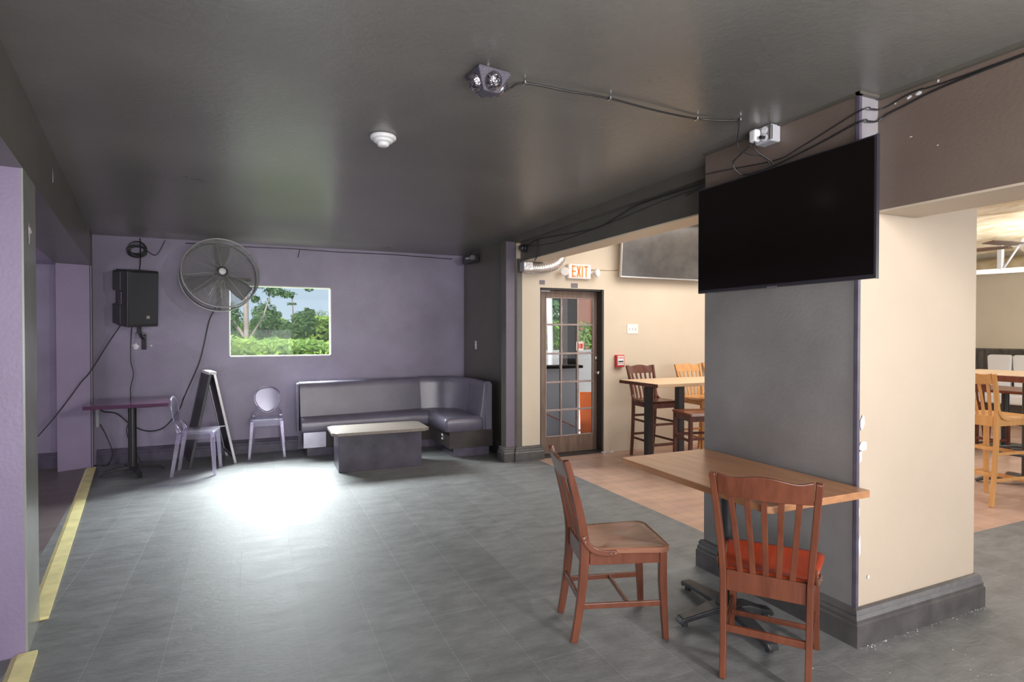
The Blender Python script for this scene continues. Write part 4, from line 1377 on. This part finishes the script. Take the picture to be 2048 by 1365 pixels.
# tape squares over the door
for (x, z, w, h) in ((3.06, 2.045, 0.07, 0.05), (3.49, 2.022, 0.09, 0.055)):
    t_ = MB().box((x - w / 2, YE - 0.003, z - h / 2), (x + w / 2, YE, z + h / 2)).build('tape_patch', 'tape')
    tag(t_, 'grey tape square on the wall over the left corner of the exit door' if x < 3.2 else 'grey tape square on the wall below the EXIT sign', 'tape')

# exit sign with emergency heads
es = thing('exit_sign', (3.535, YE, 2.185), 0, 'white sign with red EXIT lettering and two round lamp heads over the door', 'exit sign')
MB().box((-0.155, -0.055, -0.088), (0.155, -0.001, 0.088)).build('housing', 'exitwhite', es, 0.014, 3)
L = MB()
yy0, yy1 = -0.0575, -0.055
hh, st = 0.068, 0.017
def bar2(x0, z0, x1, z1):
    L.box((x0, yy0, z0), (x1, yy1, z1))
bar2(-0.110, -hh, -0.110 + st, hh)
for z in (-hh, -st / 2, hh - st):
    bar2(-0.110, z, -0.058, z + st)
for (a, b) in (((-0.045, -hh), (0.005, hh)), ((-0.045, hh), (0.005, -hh))):
    dx = st * 0.62
    vs = [(a[0] - dx + 0.006, yy0, a[1]), (a[0] + dx + 0.006, yy0, a[1]), (b[0] + dx - 0.002, yy0, b[1]), (b[0] - dx - 0.002, yy0, b[1])]
    if a[1] > b[1]:
        vs = vs[::-1]
    L.add(vs, [(0, 1, 2, 3)])
bar2(0.024, -hh, 0.024 + st, hh)
bar2(0.056, hh - st, 0.112, hh)
bar2(0.0755, -hh, 0.0755 + st, hh)
L.build('letters', 'exitred', es)
for s in (-1, 1):
    MB().lathe([(0.030, 0.0), (0.046, 0.03), (0.050, 0.05), (0.044, 0.052), (0.0, 0.046)], 24, Matrix.Translation((s * 0.205, -0.05, -0.012)) @ Matrix.Rotation(R(s * 28), 4, 'Z') @ Matrix.Rotation(PI / 2, 4, 'X')).build('lamp_head', 'exitwhite', es)
MB().cyl((-0.2, -0.03, -0.01), (0.2, -0.03, -0.01), 0.012, 10).build('crossbar', 'exitwhite', es)
tag(MB().tube([(3.70, YE - 0.01, 2.22), (4.10, YE - 0.01, 2.235)], 0.007, 8).build('conduit', 'cream'), 'thin pale conduit running from the EXIT sign to the far television', 'conduit')

# foil duct by the beam end
du = thing('foil_duct', (2.80, 5.86, 2.195), 0, 'crumpled silver foil duct poking out under the far end of the beam', 'duct')
pts = [(-0.03, 0.0, 0.005), (0.08, 0.0, -0.005), (0.20, 0.0, 0.0), (0.33, 0.0, 0.03), (0.43, 0.02, 0.09), (0.50, 0.06, 0.20)]
pp = smooth_path(pts, 12)
rr = [0.060 + 0.006 * math.sin(i * 2.2) for i in range(len(pp))]
MB().tube(pp, rr, 20).build('sleeve', 'foil', du)
MB().box((-0.045, -0.07, -0.045), (0.07, 0.06, 0.065)).build('end_box', 'foil', du, 0.015)

# television on the exit wall
tv2 = thing('television', (4.75, YE - 0.09, 2.135), 0, 'large flat television with grey reflections in the screen colour on the beige exit wall', 'television', rot=(R(4), 0, 0))
MB().box((-0.685, -0.03, 0), (0.685, 0.005, 0.78)).build('bezel', 'silver', tv2, 0.004)
MB().box((-0.675, -0.0315, 0.018), (0.675, -0.029, 0.77)).build('screen', 'screen2', tv2)
MB().box((-0.3, 0.005, 0.2), (0.3, 0.075, 0.55)).build('wall_mount', 'plastic', tv2)

# switch plate and fire alarm
swp = thing('light_switch', (4.325, YE, 1.51), 0, 'white three-gang switch plate on the beige exit wall', 'switch')
MB().box((-0.082, -0.006, -0.06), (0.082, 0, 0.06)).build('plate', 'white', swp, 0.002)
for x in (-0.045, 0, 0.045):
    MB().box((x - 0.005, -0.015, -0.012), (x + 0.005, -0.006, 0.012)).build('toggle', 'white', swp, 0.001)
fa = thing('fire_alarm_pull', (4.115, YE, 1.115), 0, 'small red fire alarm pull station on the wall left of the high table', 'fire alarm')
MB().box((-0.058, -0.05, -0.075), (0.058, 0, 0.075)).build('housing', 'alarmred', fa, 0.006)
MB().box((-0.045, -0.055, -0.050), (0.045, -0.050, 0.062)).build('face_plate', 'white', fa, 0.003)
MB().box((-0.035, -0.060, -0.012), (0.035, -0.055, 0.004)).build('handle', 'plastic', fa, 0.002)
text_obj('FIRE', 0.030, 'lettering', 'alarmred', fa, (0, -0.0562, 0.040), (PI / 2, 0, 0), 0.075)
text_obj('PULL DOWN', 0.014, 'lettering', 'alarmred', fa, (0, -0.0562, -0.030), (PI / 2, 0, 0), 0.075)
# rough plaster crumbs at the wall foot
rnd = random.Random(11)
mb = MB()
for i in range(90):
    x = 3.86 + (rnd.random() ** 2) * 1.9
    r_ = rnd.uniform(0.004, 0.016) * (1.6 if x < 4.02 else 0.8)
    y = YE - 0.002 - rnd.random() * (0.09 if x < 4.02 else 0.012)
    c = Vector((x, y, r_ * 0.5))
    vs = [c + Vector((rnd.uniform(-1, 1), rnd.uniform(-1, 1), rnd.uniform(-0.5, 0.7))) * r_ for _ in range(4)]
    mb.add(vs, [(0, 1, 2), (0, 2, 3), (0, 3, 1), (1, 3, 2)])
tag(mb.build('plaster_crumbs', 'patch'), 'white plaster crumbs along the foot of the exit wall', 'debris', None, 'stuff')

# ------------------------------------------------------------------ high table and bar stools by the exit wall
ht = thing('high_table', (4.42, 5.02, 0), R(0), 'high pale-topped table on dark square legs between the bar stools', 'table')
MB().box((-0.70, -0.33, 0.905), (0.75, 0.33, 0.94)).build('tabletop', 'tabletop_h', ht, 0.004)
MB().box((-0.704, -0.331, 0.904), (-0.700, 0.331, 0.939)).build('edge_band', 'mahog', ht)
for (x, y) in ((-0.52, 0.05), (-0.38, -0.28), (0.55, 0.16), (0.55, -0.12)):
    MB().box((x - 0.035, y - 0.035, 0), (x + 0.035, y + 0.035, 0.905)).build('leg', 'iron', ht, 0.003)
bs = slat_chair('bar_stool', 'dark mahogany bar stool with slatted back behind the left end of the high table', 'bar stool', None, (4.27, 5.43, 0), face(-92), sh=0.69, H=1.07, m='mahog', seat_m='mahog', bar=True)
slat_chair('bar_stool', 'honey-coloured bar stool with slatted back behind the middle of the high table', 'bar stool', None, (4.99, 5.42, 0), face(-92), sh=0.69, H=1.07, m='honey', seat_m='honey', bar=True)
copy_tree(bs, (4.02, 4.44, 0), face(165), 'dark bar stool half hidden behind the grey pillar, seat towards the high table')
slat_chair('bar_stool', 'honey-coloured stool whose top just shows beside the grey pillar', 'bar stool', None, (5.62, 5.62, 0), face(-92), sh=0.69, H=1.07, m='honey', seat_m='honey', bar=True)

# ------------------------------------------------------------------ right-hand hall
srr = slat_chair('bar_stool', 'honey-coloured bar stool seen from behind at the right edge, beyond the beige pillar', 'bar stool', None, (5.90, 2.86, 0), face(-6), sh=0.76, H=1.12, m='honey', seat_m='honey', bar=True)
# high table beyond it
t2 = thing('high_table', (6.75, 3.0, 0), 0, 'high table with pale top and red-brown edge beyond the honey stool at the right edge', 'table')
MB().box((-0.4, -0.6, 1.03), (0.4, 0.6, 1.07)).build('tabletop', 'tabletop_h', t2, 0.004)
MB().box((-0.406, -0.605, 1.005), (0.406, 0.605, 1.062)).build('edge_band', 'cherry', t2, 0.003)
MB().cyl((0, 0, 0.05), (0, 0, 1.0), 0.04, 20).build('column', 'iron', t2)
mb = MB()
for a in range(4):
    an = R(45 + 90 * a)
    d = Vector((math.cos(an), math.sin(an), 0))
    mb.sweep([Vector((0, 0, 0.07)), d * 0.12 + Vector((0, 0, 0.065)), d * 0.34 + Vector((0, 0, 0.04)), d * 0.40 + Vector((0, 0, 0.014))], [0.1, 0.08, 0.055, 0.05], [0.03, 0.03, 0.026, 0.02], (-d.y, d.x, 0))
mb.build('base', 'iron', t2, 0.004)
n = 30
MB().tube([(0.28 * math.cos(2 * PI * k / n), 0.28 * math.sin(2 * PI * k / n), 0.32) for k in range(n)], 0.012, 8, False, None, True).build('foot_ring', 'iron', t2)
# low dining table with mahogany chairs further back
for i, (x, y, lab) in enumerate(((8.75, 4.12, 'low dark-edged table in front of the white booth in the right-hand hall'), (9.9, 3.1, 'low table far back at the right edge of the hall'))):
    t3 = thing('dining_table', (x, y, 0), 0, lab, 'table')
    MB().box((-0.38, -0.45, 0.72), (0.38, 0.45, 0.755)).build('tabletop', 'cherry', t3, 0.004)
    MB().cyl((0, 0, 0.02), (0, 0, 0.72), 0.04, 16).build('column', 'iron', t3)
    MB().cyl((0, 0, 0), (0, 0, 0.03), 0.28, 28).build('base', 'iron', t3)
mch = slat_chair('dining_chair', 'mahogany dining chair standing left of the low table in the right-hand hall', 'chair', None, (8.15, 4.05, 0), face(0), H=0.86, m='mahog', seat_m='mahog')
copy_tree(mch, (8.55, 3.50, 0), face(75), 'mahogany dining chair with its back to the honey stool, right of the low table')
copy_tree(mch, (9.3, 4.9, 0), face(-100), 'mahogany dining chair on the far side of the low table before the booth')
copy_tree(mch, (9.25, 3.15, 0), face(10), 'mahogany dining chair at the farthest low table of the hall')

# far wall with wainscot and booth
XW = 11.55
struct(MB().box((XW, -3.5, -0.02), (XW + 0.15, 6.1, 3.05)).build('wall_hall_far', 'farwall'))
mb = MB()
y = 5.93
while y > 1.0:
    mb.box((XW - 0.018, y - 0.088, 0.0), (XW, y, 1.17))
    y -= 0.092
struct(mb.build('trim_14', 'wains'))
struct(MB().box((XW - 0.035, 1.0, 1.165), (XW, 5.94, 1.20)).build('trim_15', 'wains'))
wb_ = thing('white_booth', (XW - 0.30, 5.42, 0), 0, 'white upholstered booth against the dark wainscot at the far end of the hall', 'booth')
for k in range(5):
    yy = 0.05 - k * 0.36
    vs = rrect(0.30, 0.35, 0.62, 0.05)
    MB().prism(vs, 0, 0.09, Matrix.Translation((0.16, yy, 0.79)) @ Matrix(((0, 0, 1, 0), (1, 0, 0, 0), (0, 1, 0, 0), (0, 0, 0, 1)))).build('back_pad', 'whitevinyl', wb_, 0.02, 3)
MB().box((-0.30, -1.65, 0.32), (0.16, 0.24, 0.47)).build('seat', 'whitevinyl', wb_, 0.03, 3)
MB().box((-0.26, -1.65, 0.0), (0.25, 0.24, 0.32)).build('base', 'kick', wb_)
MB().box((0.25, -1.66, 0.3), (0.29, 0.25, 1.12)).build('frame', 'kick', wb_)

# exposed insulation overhead
def insf(u, v):
    x = 6.4 + 5.15 * u
    y = 5.94 - 6.5 * v
    return (x, y, 2.83 - 0.05 * abs(math.sin(x * 3.9 + 0.6 * math.sin(y * 2))) - 0.03 * math.sin(y * 5 + x * 2) * math.sin(x * 7))
tag(MB().grid(lambda u, v: insf(u, 1 - v), 90, 80).build('ceiling_insulation', 'insul'), 'yellow insulation batts covering the ceiling of the right-hand hall', 'insulation', None, 'stuff')
# bulkhead between the beam and the hall
struct(MB().box((6.0, 1.2, 2.66), (6.35, 5.9, 2.9)).build('trim_16', 'beige'))
wd = MB().tube([(11.38, 1.2, 2.60), (11.38, 5.9, 2.60)], 0.11, 20).build('insulated_duct', 'insul')
tag(wd, 'thick wrapped duct running along the top of the far hall wall', 'duct')
pf = thing('ceiling_pipe', (9.3, 4.6, 2.32), 0, 'white pipe light hung from the hall ceiling on a bracket', 'light')
MB().tube([(0.25, -0.42, 0), (-0.25, 1.2, 0)], 0.035, 12).build('pipe', 'white', pf)
MB().box((0.12, -0.10, 0.0), (0.19, -0.05, 0.42)).tube([(0.16, -0.1, 0.02), (0.20, -0.32, 0.42)], 0.014, 6).build('hanger', 'greyplastic', pf)
MB().cyl((0.25, -0.42, 0), (0.29, -0.55, 0), 0.022, 12).build('end_cap', 'plastic', pf)
cf = thing('ceiling_fan', (7.75, 3.42, 2.42), 0, 'ceiling fan with brown blades and white motor at the right edge of the hall', 'fan')
MB().lathe([(0.0, -0.10), (0.05, -0.09), (0.09, -0.05), (0.10, 0.0), (0.07, 0.06), (0.02, 0.08)], 28).build('motor', 'white', cf)
MB().cyl((0, 0, 0.06), (0, 0, 0.40), 0.014, 12).build('downrod', 'white', cf)
for k in range(5):
    an = R(72 * k + 100)
    d = Vector((math.cos(an), math.sin(an), 0))
    bl = MB().sweep([d * 0.17, d * 0.40, d * 0.66], [0.10, 0.13, 0.12], 0.008, (-d.y, d.x, 0.16)).build('blade', 'fanblade2', cf)
    MB().sweep([d * 0.07, d * 0.2], 0.03, 0.008, (-d.y, d.x, 0)).build('blade_arm', 'white', bl)

# ------------------------------------------------------------------ outside
struct(MB().box((-30, 7.86, -0.5), (60, 90, -0.15)).build('floor', 'grass'))
struct(MB().box((3.05, 6.14, -0.15), (14, 13.5, -0.03)).build('floor', 'concrete'))

def leaves(mb, n, fn, size, rnd):
    for i in range(n):
        p, nrm = fn(rnd)
        nrm = (nrm + Vector((rnd.uniform(-1, 1), rnd.uniform(-1, 1), rnd.uniform(-0.5, 1.1))) * 0.7).normalized()
        a = nrm.orthogonal().normalized()
        a.rotate(Matrix.Rotation(rnd.uniform(0, 2 * PI), 3, nrm))
        b = nrm.cross(a)
        s_ = size * rnd.uniform(0.6, 1.3)
        mb.add([p - a * s_, p - b * s_ * 0.42 + nrm * s_ * 0.12, p + a * s_, p + b * s_ * 0.42 + nrm * s_ * 0.12], [(0, 1, 2, 3)])
    return mb

def blob_tree(name, loc, label, cat, group, trunk, blobs, n, size, m, bark='bark2'):
    """trunk: list of (points, radius list); blobs: (centre, radii)"""
    t = thing(name, loc, 0, label, cat, group)
    rnd = random.Random(len(label) * 7 + n)
    if trunk:
        mb = MB()
        for pts, rs in trunk:
            mb.tube(pts, rs, 10)
        mb.build('trunk', bark, t)
    mb = MB()
    tot = sum(b[1][0] * b[1][2] for b in blobs)
    for c, r in blobs:
        c = Vector(c)
        def fn(rn, c=c, r=r):
            v = Vector((rn.gauss(0, 1), rn.gauss(0, 1), rn.gauss(0, 1))).normalized()
            q = rn.uniform(0.55, 1.05) * (1 + 0.15 * math.sin(v.x * 9) * math.sin(v.z * 8))
            return c + Vector((v.x * r[0], v.y * r[1], v.z * r[2])) * q, v
        leaves(mb, int(n * r[0] * r[2] / tot), fn, size, rnd)
    mb.build('foliage', m, t)
    return t

# hedges seen through the back window
def hedge(name, x0, x1, y0, y1, z1, label, n, size, m, amp, seed):
    t = thing(name, ((x0 + x1) / 2, (y0 + y1) / 2, -0.15), 0, label, 'hedge')
    rnd = random.Random(seed)
    w, d, h = x1 - x0, y1 - y0, z1 + 0.15
    top = lambda x, y: h + amp * (math.sin(x * 1.7 + seed) + 0.6 * math.sin(x * 4.1 + y * 2) + 0.5 * math.sin(y * 3.3 + x))
    frt = lambda x, z: -d / 2 + amp * 1.3 * (math.sin(x * 2.3 + z * 3) + 0.7 * math.sin(x * 5 - z * 4.3 + seed))
    MB().box((-w / 2, -d / 2 + 0.25, 0), (w / 2, d / 2, h - 0.35)).build('core', 'leafcore', t)
    def fn(r):
        x = r.uniform(-w / 2, w / 2)
        if r.random() < 0.55:
            z = h * r.uniform(0.2, 1.0)
            return Vector((x, frt(x, z) + r.uniform(0, 0.30), z)), Vector((0, -1, 0.5))
        y = r.uniform(-d / 2, d / 2)
        return Vector((x, y, top(x, y) - r.uniform(0, 0.3))), Vector((0, -0.3, 1))
    leaves(MB(), n, fn, size, rnd).build('foliage', m, t)
    return t
hedge('hedge', -3.2, 3.7, 12.6, 14.3, 1.32, 'low bright green hedge nearest the back window', 12000, 0.07, 'leaf', 0.06, 3)
hedge('hedge', 1.15, 5.0, 18.4, 20.0, 1.95, 'taller green hedge behind the low one, right half of the window', 7000, 0.09, 'leaf', 0.09, 5)
hedge('hedge', -4.5, 1.0, 18.4, 20.0, 1.80, 'green hedge behind the pale pole, left half of the window', 7000, 0.09, 'leaf', 0.10, 9)
blob_tree('tree', (-0.10, 15.4, -0.15), 'tree with pale slanted branches at the left of the back window', 'tree', None,
          [([(0, 0, 0), (0, 0, 1.40), (-0.35, 0, 2.0), (-0.7, 0, 2.6)], [0.05, 0.04, 0.03, 0.02]), ([(-0.1, 0, 1.6), (-0.38, 0, 1.9), (-0.5, 0, 2.1)], [0.03, 0.022, 0.015]), ([(0, 0, 1.4), (0.35, 0.1, 2.0), (0.55, 0.1, 2.7)], [0.03, 0.018, 0.01])],
          [((-0.38, 0.1, 1.95), (0.30, 0.25, 0.42)), ((0.62, 0.1, 2.66), (0.26, 0.2, 0.13)), ((0.92, 0.1, 2.58), (0.20, 0.15, 0.09)), ((0.20, 0, 2.80), (0.22, 0.2, 0.10)), ((0.45, 0, 2.86), (0.22, 0.2, 0.06)), ((1.42, 0.1, 2.72), (0.12, 0.1, 0.05)), ((0.18, 0, 2.45), (0.12, 0.1, 0.10)), ((1.02, 0.1, 2.35), (0.14, 0.1, 0.03))], 2100, 0.042, 'leaf2', 'bark')
tag(MB().tube([(-0.10, 14.75, -0.15), (-0.14, 14.75, 3.6)], 0.055, 12).build('utility_pole', 'bark'), 'pale pole rising out of the hedge beside the tree', 'pole')
blob_tree('tree', (0.75, 16.9, -0.15), 'bushy dark green tree in the middle of the back window', 'tree', None,
          [([(0, 0, 0), (-0.1, 0, 1.2), (-0.45, 0, 1.9)], [0.05, 0.04, 0.03]), ([(0.0, 0, 1.2), (0.3, 0, 1.9), (0.25, 0, 2.6)], [0.035, 0.02, 0.012])],
          [((-0.42, 0, 1.95), (0.36, 0.3, 0.52)), ((0.55, 0, 1.85), (0.34, 0.3, 0.40)), ((0.08, 0, 1.65), (0.35, 0.3, 0.30)), ((0.72, 0, 2.15), (0.14, 0.1, 0.16)), ((-0.10, 0, 2.1), (0.10, 0.1, 0.10))], 3200, 0.06, 'leaf2')
blob_tree('tree', (3.3, 24.0, -0.15), 'pale hazy trees at the right edge of the window view', 'tree', None,
          [([(0, 0, 0), (0, 0, 2.4)], [0.06, 0.03])], [((0, 0, 2.1), (0.8, 0.6, 0.6)), ((0.75, 0, 2.45), (0.6, 0.5, 0.65)), ((-0.9, 0, 2.1), (0.35, 0.3, 0.45))], 2600, 0.06, 'leaf3')

# things outside the exit door
pg = MB().box((4.34, 7.6, -0.03), (4.50, 7.76, 3.4)).build('timber_post', 'post', None, 0.006)
tag(pg, 'dark timber post standing outside the exit door', 'post')
tag(MB().tube([(5.46, 10.2, -0.03), (5.36, 10.2, 3.9)], 0.06, 12).build('street_pole', 'whitepole'), 'white pole seen through the left panes of the exit door', 'pole')
gc = thing('patio_counter', (3.95, 7.15, -0.03), 0, 'grey patio counter outside the exit door', 'counter')
MB().box((-0.75, 0, 0), (0.32, 0.14, 0.99)).build('front_panel', 'greylow', gc)
MB().box((-0.78, -0.05, 0.99), (0.36, 0.22, 1.03)).build('ledge', 'post', gc, 0.004)
MB().box((-0.46, 0.02, 1.03), (-0.42, 0.10, 1.33)).build('upright', 'rust', gc)
tag(MB().tube([(3.30, 7.10, 0.50), (3.75, 7.11, 0.32), (4.20, 7.12, 0.12)], 0.008, 6).build('rope', 'redwire'), 'red cord hanging slantwise across the grey patio counter', 'rope')
sb2 = thing('sandwich_board', (4.52, 7.30, -0.03), R(-25), 'orange folding board standing outside the exit door', 'sign')
MB().sweep([(0, -0.16, 0), (0, 0.0, 0.62)], 0.26, 0.02).build('front_panel', 'orange', sb2, 0.003)
MB().sweep([(0.08, 0.20, 0), (0.08, 0.03, 0.60)], 0.26, 0.02).build('back_panel', 'amber', sb2, 0.003)
tag(MB().cyl((5.00, 7.85, -0.03), (5.00, 7.85, 1.02), 0.035, 16).build('bollard', 'post', None, 0.01), 'dark round-topped bollard outside the exit door', 'bollard')
lw_ = MB().box((4.6, 12.2, -0.1), (12.0, 12.5, 1.05)).build('garden_wall', 'concrete')
tag(lw_, 'pale low wall across the street, seen through the exit door', 'wall')
blob_tree('bush', (6.0, 13.4, -0.15), 'yellow-green bush above the low wall, seen through the exit door', 'bush', None, [], [((0, 0, 1.2), (1.9, 0.6, 0.9)), ((1.9, 0.3, 1.2), (1.3, 0.6, 0.8))], 3600, 0.09, 'leaf')
blob_tree('tree', (6.2, 15.6, -0.15), 'tall green tree filling the left panes of the exit door', 'tree', None, [([(0, 0, 0), (0, 0, 3)], [0.12, 0.07])], [((-0.2, 0, 2.9), (1.6, 0.8, 2.0)), ((1.6, 0, 2.2), (1.2, 0.7, 0.9))], 5200, 0.10, 'leaf2')
bd = thing('apartment_building', (21.5, 36.0, -0.15), R(0), 'brick apartment block with white balconies seen through the exit door', 'building')
MB().box((-6, 0, 0), (8, 8, 14)).build('wall', 'brickred', bd)
for z in (2.6, 5.2, 7.8, 10.4):
    for x in (-3.6, 1.2):
        bal = MB().box((x, -1.1, z), (x + 2.8, 0, z + 0.15)).box((x, -1.1, z), (x + 2.8, -1.0, z + 1.0)).build('balcony', 'whitepole', bd)
        MB().box((x + 0.6, -0.03, z + 0.15), (x + 2.2, 0.02, z + 2.1)).build('balcony_door', 'bezel', bal)
